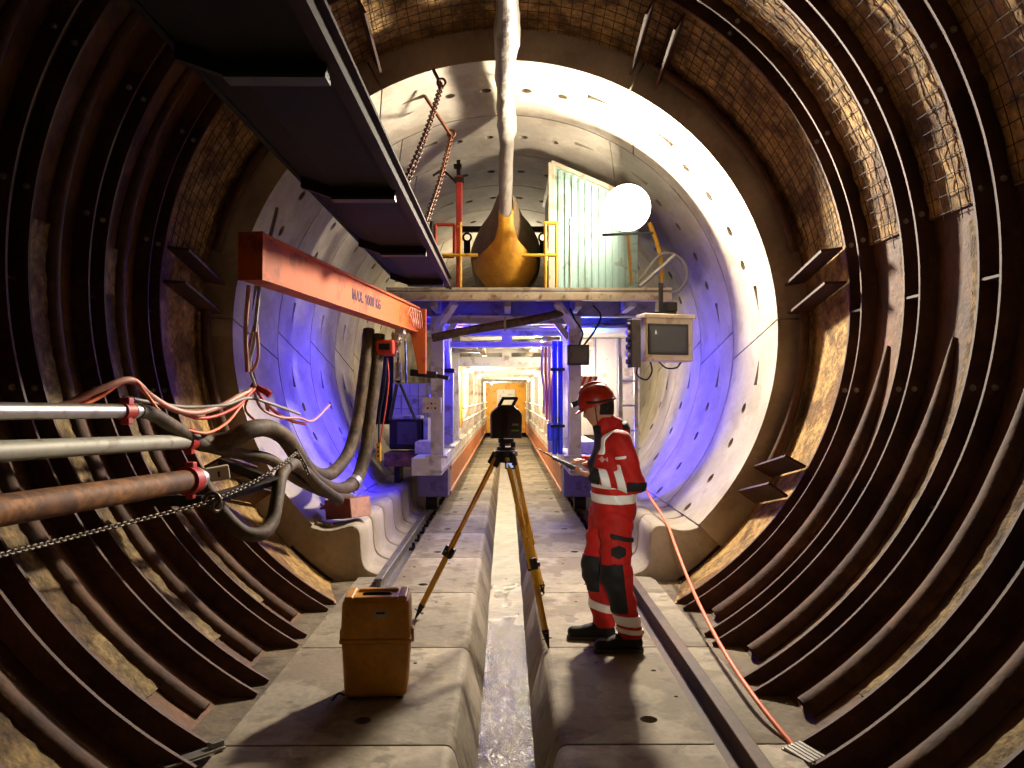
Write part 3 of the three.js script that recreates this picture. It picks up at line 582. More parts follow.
{ // cabin
  const t = thing('site_cabin', 'pale teal corrugated cabin with slanted roof on the deck', 'cabin');
  const P = [[.62, DT], [1.72, DT], [1.72, 4.2], [1.38, 4.46], [.62, 4.8]];
  obj('body', prism(P, 10.02, 12.2), M.teal, t);
  for (let i = 0; i < 12; i++) { const x = .68 + i * .088, top = x < 1.38 ? 4.8 - (x - .62) / .76 * .34 : 4.46 - (x - 1.38) / .34 * .26; obj('wall_rib', lim(x, x + .045, DT + .02, top - .05, 10, 10.03, .006), M.teal, t); }
  obj('roof', [prism([[.58, 4.8], [.6, 4.84], [1.39, 4.5], [1.75, 4.23], [1.73, 4.19], [1.38, 4.45]], 9.96, 12.25)], M.cream, t);
  obj('corner_post', lim(.55, .63, DT, 4.82, 9.97, 10.07, .01), M.cream, t);
  obj('door_seam', [lim(.84, .855, DT, 4.1, 9.985, 10.0), lim(.83, .93, 4.0, 4.03, 9.985, 10.0)], M.white, t);
}
{ // railings
  const rail = (label, x0, x1, posts, m, extra = []) => {
    const t = thing('guard_rail', label, 'railing');
    for (const x of posts) { const p = obj('post', cyl(V(x, DT, DF + .1), V(x, DT + .88, DF + .1), .022), m, t); }
    obj('knee_rail', cyl(V(x0, DT + .46, DF + .1), V(x1, DT + .46, DF + .1), .022), m, t);
    obj('top_rail', extra.length ? extra : cyl(V(x0, DT + .87, DF + .1), V(x1, DT + .87, DF + .1), .022), m, t);
    return t;
  };
  rail('yellow guard rail on the deck left of the duct', -.98, -.36, [-.58], M.yellow, [cyl(V(-.62, DT + .82, DF + .1), V(-.56, DT + .82, DF + .1), .02)]);
  rail('yellow guard rail on the deck between duct and teal cabin', .2, .66, [.5, .64], M.yellow, [cyl(V(.48, DT + .87, DF + .1), V(.66, DT + .87, DF + .1), .024)]);
  const g = thing('red_gate', 'small red gate frame on the deck left of the duct', 'gate');
  obj('frame', [cyl(V(-.9, DT + .45, DF + .15), V(-.9, DT + .86, DF + .15), .022), cyl(V(-.9, DT + .86, DF + .15), V(-.66, DT + .86, DF + .15), .022), cyl(V(-.66, DT + .86, DF + .15), V(-.66, DT + .45, DF + .15), .022), cyl(V(-.9, DT + .45, DF + .15), V(-.66, DT + .45, DF + .15), .022)], M.redOrange, g);
  obj('dark_post', cyl(V(-.95, DT, DF + .15), V(-.95, DT + .9, DF + .15), .025), M.darkSteel, g);
  const m = thing('red_mast', 'tall dark red mast with clamp head standing on the deck', 'mast', V(-.6, DT, DF + .2));
  obj('pole', bx(.075, 1.5, .075, 0, .75, 0, null, .01), M.red, m); obj('head', [bx(.05, .28, .05, -.01, 1.56, 0), bx(.12, .06, .08, 0, 1.44, .02), bx(.1, .04, .1, -.02, 1.62, 0)], M.darkSteel, m);
  obj('stay', tube([new THREE.Vector3(-.02, 1.4, 0), new THREE.Vector3(-.22, 1.56, 0), new THREE.Vector3(-.34, 1.5, 0)], .016), M.darkSteel, m);
  const y = thing('yellow_stanchion', 'bent yellow stanchion at the right end of the deck', 'post');
  obj('pole', tube([at(650, 222, 9.8), at(657, 240, 9.8), at(662, 262, 9.8), at(662, 290, 9.8)], .03, 30, 10), M.yellow, y); obj('socket', cyl(at(662, 282, 9.8), at(662, 292, 9.8), .042), M.galv, y);
  const h = thing('hose_coil', 'grey hose looped over the right end of the deck', 'hose');
  obj('hose', tube([at(638, 283, 9.75), at(650, 266, 9.75), at(664, 253, 9.75), at(680, 257, 9.7), at(688, 272, 9.7), at(682, 288, 9.7), at(668, 295, 9.75)], .022, 60, 10), M.cableGrey, h);
  obj('pole', cyl(at(640, 286, 9.72), at(676, 254, 9.72), .028), M.galv, h);
}
{ // ventilation duct: big collapsed mouth, thin slack tube along the crown
  const t = thing('ventilation_duct', 'slack grey duct tube along the crown flaring into a yellow mouth', 'duct');
  const loft = (secs, n = 40, fold = 0, cut) => {
    const P = [], I = []; const c = cut ?? [0, 1];
    secs.forEach(([d, x, y, rx, ry, sq = 0]) => { for (let i = 0; i <= n; i++) { const a = (c[0] + (c[1] - c[0]) * i / n) * Math.PI * 2, k = 1 + fold * Math.sin(a * 7 + d * 9) * .5 + fold * Math.sin(a * 3 - d * 14) * .6; P.push(x + Math.cos(a) * rx * k, y + Math.sin(a) * ry * k + sq * Math.cos(a) ** 2, -d); } });
    for (let j = 0; j < secs.length - 1; j++) for (let i = 0; i < n; i++) { const a = j * (n + 1) + i, b = a + n + 1; I.push(a, a + 1, b + 1, a, b + 1, b); }
    const g = new THREE.BufferGeometry(); g.setAttribute('position', new THREE.Float32BufferAttribute(P, 3)); g.setIndex(I); g.computeVertexNormals(); return g;
  };
  const tubeS = []; for (let i = 0; i <= 64; i++) { const d = -3 + 13.12 * i / 64; tubeS.push([d, .0 + .012 * Math.sin(d * 2.3), 4.84 - .03 * Math.sin(d * 1.9) - .62 * Math.max(0, d - 9) ** 2, .095 + .012 * Math.sin(d * 3.1) + .008 * Math.sin(d * 8), .11]); }
  obj('slack_tube', loft(tubeS, 32, .1), M.ductGrey, t);
  // neck opening down to the mouth
  obj('neck', loft([[10.06, .0, 4.26, .1, .22], [10.2, .0, 4.2, .16, .32], [10.45, 0, 4.06, .24, .42], [10.7, 0, 3.93, .33, .5], [10.85, 0, 3.85, .43, .54], [11, 0, 3.8, .5, .57], [12.2, 0, 3.84, .53, .55], [15, 0, 3.9, .53, .53]], 48, .03), M.ductTan, t);
  // yellow fabric skirt laid over the front, lower half
  obj('yellow_skirt', loft([[9.98, .0, 4.24, .09, .14], [10.06, 0, 4.0, .105, .2], [10.13, 0, 3.84, .15, .22], [10.22, 0, 3.73, .26, .2], [10.36, 0, 3.66, .36, .32], [10.6, 0, 3.66, .42, .44], [10.8, 0, 3.68, .46, .5]], 40, .04, [.5, 1]), M.ductYellow, t);
  for (const d of [2, 4, 6, 8]) obj('hanger', [cyl(V(0, 4.92, d), V(0, d < 7 ? 5.85 : 5.1, d), .006), new THREE.TorusGeometry(.03, .006, 6, 12).translate(0, 4.95, -d)], M.darkSteel, t);
  const b = thing('duct_hanger', 'dark crossbar with shackles above the duct mouth', 'crossbar');
  obj('bar', lim(-.75, .72, 4.22, 4.3, 11.4, 11.5, .01), M.darkSteel, b);
  for (const x of [-.58, .55]) obj('shackle', [new THREE.TorusGeometry(.06, .016, 6, 14).translate(x, 4.14, -11.45), cyl(V(x, 4.08, 11.45), V(x, 3.9, 11.45), .05, .05, 10)], M.darkSteel, b);
  obj('rod', [cyl(V(-.7, 4.3, 11.45), V(-.7, 4.98, 11.45), .012), cyl(V(.68, 4.3, 11.45), V(.68, 4.98, 11.45), .012)], M.darkSteel, b);
}
{ // orange monorail beam
  const A = V(-1.68, 2.69, 5.1), B = V(-1.13, 2.7, 9.42), t = thing('monorail_beam', 'long orange crane beam reaching out along the left wall', 'crane beam');
  obj('web', bar(A, B, .11, .27), M.orange, t);
  const up = new THREE.Vector3(0, 1, 0), o = up.clone().multiplyScalar(.145);
  obj('top_flange', bar(A.clone().add(o), B.clone().add(o), .16, .022), M.orange, t);
  obj('bottom_flange', bar(A.clone().sub(o), B.clone().sub(o), .16, .022), M.orange, t);
  const dir = B.clone().sub(A).normalize();
  obj('end_plate', bar(A.clone().addScaledVector(dir, -.03), A.clone(), .17, .32), M.orange, t);
  obj('drop_leg', prism([[-.08, .13], [.16, .13], [.16, -.66], [.07, -.66], [-.02, -.2], [-.08, -.1]], -.05, .05, .01).translate(B.x, B.y, B.z + .05), M.orange, t);
  const nx = new THREE.Vector3().crossVectors(dir, up).normalize();
  const font = await new FontLoader().loadAsync('fonts/droid/droid_sans_bold.typeface.json');
  const tg = new TextGeometry('MAX. 1000 KG', { font, size: .1, depth: .003, curveSegments: 3, bevelEnabled: false }); tg.computeBoundingBox(); tg.translate(-tg.boundingBox.max.x / 2, -.05, 0);
  tg.applyMatrix4(new THREE.Matrix4().makeBasis(dir, up, nx)); const tc = A.clone().lerp(B, .53).addScaledVector(nx, .056); tg.translate(tc.x, tc.y, tc.z);
  obj('lettering', tg, mat(0x35203a, .8), t);
  obj('hang_rod', [cyl(at(262, 262, 5.4), at(255, 332, 5.4), .013), cyl(at(277, 208, 5.6), at(264, 262, 5.4), .014)], M.galv, t);
  obj('festoon', [tube([at(255, 325, 5.4), at(249, 352, 5.4), at(251, 372, 5.45), at(258, 360, 5.45), at(257, 325, 5.42)], .011), tube([at(249, 285, 5.3), at(246, 330, 5.35), at(248, 372, 5.4)], .016)], M.cablePink, t);
  const fe = thing('festoon_cable', 'pale loops of cable hanging on the far end of the orange beam', 'cable'), q = [];
  for (let i = 0; i < 5; i++) { const p = A.clone().lerp(B, .86 + i * .025).addScaledVector(nx, .075); q.push(tube([p, p.clone().add(new THREE.Vector3(.04, .1, -.05)), p.clone().add(new THREE.Vector3(.06, -.12, -.1)), p.clone().add(new THREE.Vector3(.02, .02, -.16))], .008)); }
  obj('loops', q, M.cablePink, fe);
}
{ // chain hoist
  const t = thing('chain_hoist', 'orange electric chain hoist under the crane beam with black sling', 'hoist', at(392, 348, 8.9)); t.scale.setScalar(.82);
  obj('motor', [bx(.26, .22, .3, -.08, 0, 0, null, .04)], M.redOrange, t); obj('motor_window', bx(.16, .09, .02, -.08, .01, .15, null, .01), M.black, t);
  obj('trolley', [bx(.13, .22, .24, .12, .3, 0, null, .02), bx(.1, .1, .2, .06, .16, 0)], M.cream, t);
  obj('load_chain', [...chainGeo([new THREE.Vector3(.07, .05, 0), new THREE.Vector3(.09, -.22, 0)], .05), ...chainGeo([new THREE.Vector3(.02, .05, .03), new THREE.Vector3(.05, -.1, .05), new THREE.Vector3(.07, -.05, .05), new THREE.Vector3(.13, .1, .02)], .05)], M.galv, t);
  obj('hook_block', [cyl(new THREE.Vector3(.09, -.2, 0), new THREE.Vector3(.09, -.42, 0), .045), new THREE.TorusGeometry(.045, .014, 6, 14).translate(.09, -.46, 0)], M.galv, t);
  obj('sling', [bar(new THREE.Vector3(.08, -.46, 0), new THREE.Vector3(-.07, -1.02, -.3), .045, .02), bar(new THREE.Vector3(.1, -.46, 0), new THREE.Vector3(.3, -1.02, -.3), .045, .02)], M.black, t);
  obj('blue_strap', bar(new THREE.Vector3(.19, .1, .02), new THREE.Vector3(.21, -.5, .02), .06, .02), M.blue, t);
  const p = thing('hoist_pendant', 'yellow pendant control hanging on a cable below the hoist', 'control', at(379, 452, 8.85)); p.scale.setScalar(.83);
  obj('handset', [bx(.07, .26, .06, 0, 0, 0, null, .02)], M.yellow, p); for (let i = 0; i < 3; i++) obj('button', cyl(new THREE.Vector3(0, .07 - i * .06, .03), new THREE.Vector3(0, .07 - i * .06, .042), .014, .014, 10), M.black, p);
  obj('cable', tube([new THREE.Vector3(0, .13, 0), new THREE.Vector3(.01, .5, 0), new THREE.Vector3(.08, .9, .02), new THREE.Vector3(.1, 1.3, 0)], .012), M.black, p);
  obj('red_strain_cord', tube([new THREE.Vector3(.02, .13, .02), new THREE.Vector3(.1, .6, .03), new THREE.Vector3(.14, 1.0, .02), new THREE.Vector3(.12, 1.3, .0)], .009), M.cableRed, p);
}
{ // dark trough (conveyor) overhead on the left
  const t = thing('conveyor_trough', 'long dark steel conveyor trough hanging overhead on the left', 'conveyor');
  obj('pan', [lim(-1.12, -.73, 3.12, 3.15, -1, 9.5), prism([[-1.12, 3.12], [-1.33, 3.19], [-1.33, 3.23], [-1.12, 3.15]], -1, 9.5)], M.trough, t);
  obj('unseen_shade_wall', lim(-1.36, -1.33, 3.18, 4.55, -1, 9.5), M.trough, t);  // unseen from below, raised to keep the flood off the upper left shell
  obj('right_rim', [lim(-.74, -.705, 3.1, 3.24, -1, 9.5), lim(-.705, -.67, 3.09, 3.11, -1, 9.5), lim(-.705, -.67, 3.22, 3.24, -1, 9.5)], M.troughRim, t);
  for (const d of [1.2, 3.1, 5.0, 6.95, 8.85]) {
    const r = obj('cross_rib', [prism([[-.72, 3.05], [-.72, 3.12], [-1.12, 3.12], [-1.33, 3.19], [-1.33, 3.12], [-1.14, 3.055]], d - .025, d + .025)], M.darkSteel, t);
    obj('rib_flange', [lim(-1.13, -.72, 3.035, 3.055, d - .045, d + .045)], M.greenRim, r);
  }
  obj('belt', lim(-1.3, -.78, 3.26, 3.29, -1, 9.5), M.black, t);
  for (const [p, q, u, k] of [[at(441, 84, 7.3), at(404, 185, 5.55), at(433, 68, 7.5), 'first'], [at(451, 135, 8.5), at(426, 222, 7.05), at(424, 94, 7.95), 'second']]) {
    const c = thing('suspension_chain', 'rusty chain holding the dark trough from the crown, ' + k + ' from the camera', 'chain');
    obj('links', chainGeo([p, p.clone().lerp(q, .5).add(new THREE.Vector3(0, -.05, 0)), q], .07, .0075), M.rustChain, c);
    obj('hook', [new THREE.TorusGeometry(.04, .012, 6, 14).translate(p.x, p.y + .03, p.z), bar(p, u, .025, .025)], M.rustChain, c);
  }
}
// ---------------------------------------------------------------- foreground left: pipes, hoses, cables
function pipeRun(label, a, b, r, m, collar) {
  const dir = b.clone().sub(a).normalize(), t = thing('service_pipe', label, 'pipe', [0, 0, 0], 'service pipes on the left');
  obj('pipe', cyl(a, b, r, r, 24), m, t);
  const c = b.clone().addScaledVector(dir, .0);
  const k = obj('coupling', [cyl(c.clone().addScaledVector(dir, -.05), c.clone().addScaledVector(dir, .05), r * 1.28, r * 1.28, 20), bx(.06, .05, .07, c.x + .01, c.y + r * 1.35, c.z, null, .01), bx(.05, .05, .06, c.x + .01, c.y - r * 1.35, c.z, null, .01)], M.red, t);
  obj('nipple', [cyl(c.clone().addScaledVector(dir, .04), c.clone().addScaledVector(dir, .16), r * .95, r * .9, 18), cyl(c.clone().addScaledVector(dir, .07), c.clone().addScaledVector(dir, .1), r * 1.15, r * 1.15, 18)], M.galv, t);
  return { dir, end: c.addScaledVector(dir, .15) };
}
const p1 = pipeRun('upper shiny aluminium pipe on the left with red coupling', at(-140, 411, 2.9), at(127, 411, 4.7), .043, M.alu);
const p2 = pipeRun('middle dull grey pipe on the left with red coupling', at(-170, 460, 2.75), at(190, 441, 5.6), .052, M.dullPipe);
const p3 = pipeRun('lower thick tan pipe on the left with red coupling', at(-200, 542, 2.55), at(191, 480, 5.2), .074, M.rustPipe);
function hose(name, label, pts, r, m, cat = 'hose', clamp = []) { const t = thing(name, label, cat, [0, 0, 0], 'grey hoses on the left'); obj('hose', tube(pts, r, pts.length * 14, 12), m, t); const c = curve(pts); for (const k of clamp) { const p = c.getPointAt(k), d = c.getTangentAt(k).multiplyScalar(.04); obj('clamp', cyl(p.clone().sub(d), p.clone().add(d), r * 1.15, r * 1.15, 16), M.galv, t); } return t; }
hose('rubber_hose', 'grey hose curving down from the upper aluminium pipe', [p1.end, at(152, 413, 5.0), at(168, 422, 5.2), at(184, 432, 5.45), at(204, 444, 5.75), at(232, 452, 6.0), at(268, 458, 6.3), at(296, 478, 6.8), at(330, 494, 7.6), at(352, 498, 8.2)], .046, M.rubber);
hose('rubber_hose', 'thick grey hose arching from the middle pipe to the upright hoses', [p2.end, at(212, 443, 5.85), at(230, 440, 5.9), at(250, 430, 6.0), at(268, 428, 6.2), at(284, 436, 6.4), at(296, 452, 6.7), at(308, 472, 7.0), at(324, 485, 7.5), at(342, 489, 8.0), at(358, 478, 8.4), at(366, 450, 8.6), at(371, 410, 8.7), at(376, 372, 8.8), at(379, 335, 8.9)], .072, M.rubber, 'hose', [.62]);
hose('rubber_hose', 'second upright grey hose left of its twin under the crane beam', [at(292, 447, 6.9), at(304, 463, 7.1), at(318, 474, 7.4), at(336, 470, 8.0), at(350, 450, 8.4), at(358, 420, 8.6), at(363, 385, 8.7), at(367, 352, 8.8), at(369, 330, 8.9)], .068, M.rubber);
hose('rubber_hose', 'grey hose hanging in a low loop from the thick tan pipe', [p3.end, at(214, 498, 5.4), at(228, 517, 5.45), at(246, 532, 5.5), at(262, 533, 5.6), at(273, 522, 5.75), at(278, 500, 5.9), at(282, 476, 6.1), at(292, 464, 6.4), at(304, 470, 6.7), at(318, 484, 7.0), at(340, 500, 7.5)], .052, M.rubber);
{ // support bracket
  const t = thing('pipe_bracket', 'dark steel angle bracket under the pipe ends', 'bracket');
  obj('angle', [bar(at(212, 497, 5.25), at(275, 477, 6.0), .1, .02), bar(at(212, 499, 5.27), at(275, 480, 6.02), .02, .08)], M.darkSteel, t);
  obj('wall_arm', bar(at(205, 500, 5.25), at(150, 500, 5.3), .05, .07), M.darkSteel, t); obj('wall_arm', bar(at(270, 480, 5.95), at(222, 462, 6.35), .05, .07), M.darkSteel, t);
  const f = thing('pipe_flange', 'pale flange block beside the red coupling of the tan pipe', 'flange', at(219, 473, 5.55));
  obj('block', bx(.16, .1, .1, 0, 0, 0, [0, .4, .15], .01), M.cream, f); for (const x of [-.04, .03]) obj('slot', bx(.015, .04, .01, x, 0, .055, [0, .4, .15]), M.black, f);
}
{ // twisted chain
  const pts = [at(-60, 572, 2.9), at(0, 555, 3.3), at(60, 540, 3.8), at(130, 522, 4.4), at(190, 507, 4.9), at(214, 500, 5.1), at(250, 484, 5.5), at(280, 466, 5.9), at(298, 452, 6.3)];
  const t = thing('slack_chain', 'twisted steel chain strung along below the pipes', 'chain'); obj('links', chainGeo(pts, .038, .006), M.chain, t);
  obj('tail', chainGeo([pts[8], at(304, 462, 6.3), at(309, 473, 6.3)], .045, .007), M.chain, t);
  obj('shackle', [new THREE.TorusGeometry(.05, .014, 6, 14).translate(...pts[5].toArray()), new THREE.TorusGeometry(.04, .012, 6, 14).rotateY(1.2).translate(pts[5].x + .03, pts[5].y - .03, pts[5].z)], M.chain, t);
}
{ // cables
  const C = [
    ['cable', 'thick pink cable sagging between pipes and knot', [at(40, 412, 4.5), at(68, 404, 4.65), at(100, 390, 4.8), at(132, 380, 5.0), at(150, 394, 5.2), at(172, 408, 5.4), at(195, 413, 5.6), at(222, 406, 5.9), at(240, 396, 6.2), at(254, 389, 6.4)], .022, M.cablePink],
    ['cable', 'bright orange cable looping down behind the hoses', [at(70, 412, 4.6), at(100, 398, 4.8), at(133, 379, 5.0), at(146, 392, 5.1), at(160, 410, 5.2), at(180, 426, 5.4), at(205, 433, 5.6), at(226, 424, 5.9), at(240, 408, 6.2), at(253, 389, 6.4)], .012, M.cableOrange],
    ['cable', 'pale grey cable strung straight to the cable knot', [at(125, 397, 5.0), at(150, 402, 5.2), at(190, 407, 5.6), at(225, 405, 5.9), at(250, 398, 6.3), at(275, 405, 6.6), at(300, 414, 7.0)], .013, M.cableGrey],
    ['cable', 'red cable sagging along the shell behind the pipes', [at(30, 413, 4.4), at(60, 407, 4.6), at(95, 397, 4.8), at(130, 382, 5.0), at(160, 400, 5.3), at(200, 418, 5.7), at(235, 408, 6.1), at(256, 388, 6.4)], .014, M.cableRed],
    ['cable', 'red cable curling right from the knot', [at(256, 388, 6.4), at(264, 400, 6.5), at(276, 412, 6.7), at(290, 420, 6.9), at(306, 424, 7.2)], .014, M.cableRed],
    ['cable', 'pink cable curling right below the red one', [at(254, 390, 6.4), at(262, 408, 6.5), at(280, 417, 6.7), at(300, 418, 7.0), at(312, 421, 7.3), at(330, 405, 7.9)], .012, M.cablePink],
    ['cable', 'orange cable dropping from the knot to the kerb', [at(252, 392, 6.4), at(246, 408, 6.4), at(256, 420, 6.5), at(270, 424, 6.6)], .01, M.cableOrange],
    ['cable', 'grey cable hanging from the beam end to the knot', [at(256, 330, 5.5), at(254, 345, 5.6), at(250, 365, 5.9), at(256, 386, 6.35)], .012, M.cableGrey],
  ];
  for (const [n, l, p, r, m] of C) tag(obj(n, tube(p, r, p.length * 10, 7), m), l, 'cable', 'loose cables on the left');
  const k = thing('cable_knot', 'red plug where the loose cables meet', 'plug', at(259, 388, 6.42)); obj('plug', [bx(.13, .05, .05, 0, 0, 0, [0, .3, -.5], .015), cyl(new THREE.Vector3(.05, -.02, 0), new THREE.Vector3(.1, -.06, 0), .03)], M.red, k);
}
{ // red box on the kerb
  const t = thing('red_box', 'rust-red box with a pale end on the left kerb', 'box', V(-1.62, .5, 7.95)); t.rotation.y = -.7;
  obj('carton', [bx(.4, .2, .26, -.02, .12, 0, [0, 0, .14], .01)], mat(0x8a3a2a, .8, { tx: 'cloth' }), t); obj('pale_end', bx(.02, .19, .25, .19, .148, 0, [0, 0, .14]), mat(0xd9a59a, .7, { tx: 'cloth' }), t);
  obj('lid_flap', bx(.1, .015, .26, -.26, .12, 0, [0, 0, .5]), mat(0x8a3a2a, .8, { tx: 'cloth' }), t);
  const d = thing('timber_scrap', 'small broken timber scrap on the left kerb edge', 'scrap', V(-1.84, .44, 7.72)); obj('scrap', [bx(.16, .03, .06, 0, .05, 0, [0, .4, -.3], .005), bx(.07, .06, .05, .08, .03, .02, [.2, .9, 0], .005)], M.shotLight, d);
}
// ---------------------------------------------------------------- foreground right
{
  tag(obj('cable', tube([at(634, 462, 9.9), at(640, 478, 9.2), at(650, 497, 8.6), at(660, 512, 8.0), at(668, 526, 7.5), at(676, 548, 6.9), at(686, 574, 6.4), at(700, 606, 5.7), at(722, 648, 5.0), at(755, 698, 4.3), at(790, 742, 3.92), at(818, 775, 3.7)], .014, 140, 8), M.cableOrange), 'salmon cable trailing over the right kerb and ribs to the camera', 'cable');
  const g = thing('step_grating', 'small ribbed aluminium tread at the right slab edge', 'grating', at(803, 752, 3.82)); g.rotation.set(.1, .5, 0);
  for (let i = 0; i < 5; i++) obj('slat', bx(.018, .03, .16, -.05 + i * .025, 0, 0, null, .003), M.alu, g); obj('ends', [bx(.13, .02, .015, 0, -.005, .08), bx(.13, .02, .015, 0, -.005, -.08)], M.alu, g);
  const h = thing('steel_wedge', 'bright flat steel wedge at the left slab edge', 'plate', at(196, 752, 3.8)); h.rotation.set(0, -.75, .12); obj('plate', [bx(.09, .012, .3, 0, 0, 0, null, .003), bx(.05, .03, .07, .0, .02, -.12, null, .006)], M.galv, h);
}
{ // instrument case
  const t = thing('instrument_case', 'tall yellow plastic instrument case standing on the slabs', 'case', V(-.765, 0, 4.62)); t.rotation.y = .06;
  const lower = new THREE.Shape(); const rr = (sh, w, h, r) => { sh.moveTo(-w + r, -h); sh.lineTo(w - r, -h); sh.quadraticCurveTo(w, -h, w, -h + r); sh.lineTo(w, h - r); sh.quadraticCurveTo(w, h, w - r, h); sh.lineTo(-w + r, h); sh.quadraticCurveTo(-w, h, -w, h - r); sh.lineTo(-w, -h + r); sh.quadraticCurveTo(-w, -h, -w + r, -h); };
  const body = (y0, y1, s0, s1) => { const g = new RoundedBoxGeometry(.4, y1 - y0, .26, 4, .035); const p = g.attributes.position; for (let i = 0; i < p.count; i++) { const k = (p.getY(i) + (y1 - y0) / 2) / (y1 - y0), s = s0 + (s1 - s0) * k; p.setX(i, p.getX(i) * s); p.setZ(i, p.getZ(i) * s); } g.computeVertexNormals(); g.translate(0, (y0 + y1) / 2, 0); return g; };
  obj('base_shell', crease(mergeVertices(clean(body(.012, .35, .9, .99))), .6), M.caseYellow, t);
  obj('lid_shell', crease(mergeVertices(clean(body(.335, .585, 1.01, .97))), .6), M.caseYellow, t);
  obj('seam_band', bx(.415, .028, .275, 0, .345, 0, null, .01), M.caseYellow, t);
  const rim = obj('handle_recess', [bx(.17, .012, .06, 0, .584, .02, null, .004)], M.black, t);
  obj('top_ridge', [bx(.05, .03, .24, -.155, .585, 0, null, .012), bx(.05, .03, .24, .155, .585, 0, null, .012), bx(.24, .028, .05, 0, .588, -.08, null, .012), bx(.26, .022, .05, 0, .584, .085, null, .01)], M.caseYellow, t);
  const hd = obj('handle', [tube([new THREE.Vector3(-.08, .585, .02), new THREE.Vector3(-.07, .592, .02), new THREE.Vector3(.07, .592, .02), new THREE.Vector3(.08, .585, .02)], .011)], M.black, t);
  obj('label_sticker', bx(.085, .05, .004, .03, .5, .1275), mat(0xb9a070, .6, { tx: 'cloth' }), t);
  obj('sticker_print', [bx(.05, .012, .002, .03, .507, .13)], M.black, t);
  for (const s of [-1, 1]) obj('latch', bx(.02, .08, .05, s * .207, .35, .02, null, .006), M.caseYellow, t);
  for (const [x, z] of [[-.14, -.08], [.14, -.08], [-.14, .08], [.14, .08]]) obj('foot', new THREE.CylinderGeometry(.02, .02, .016, 12).translate(x, .008, z), M.black, t);
  const s = obj('strap', tube([new THREE.Vector3(-.18, .03, .1), new THREE.Vector3(-.21, .05, .13), new THREE.Vector3(-.24, .02, .14), new THREE.Vector3(-.25, .008, .1)], .006), M.black, t);
}
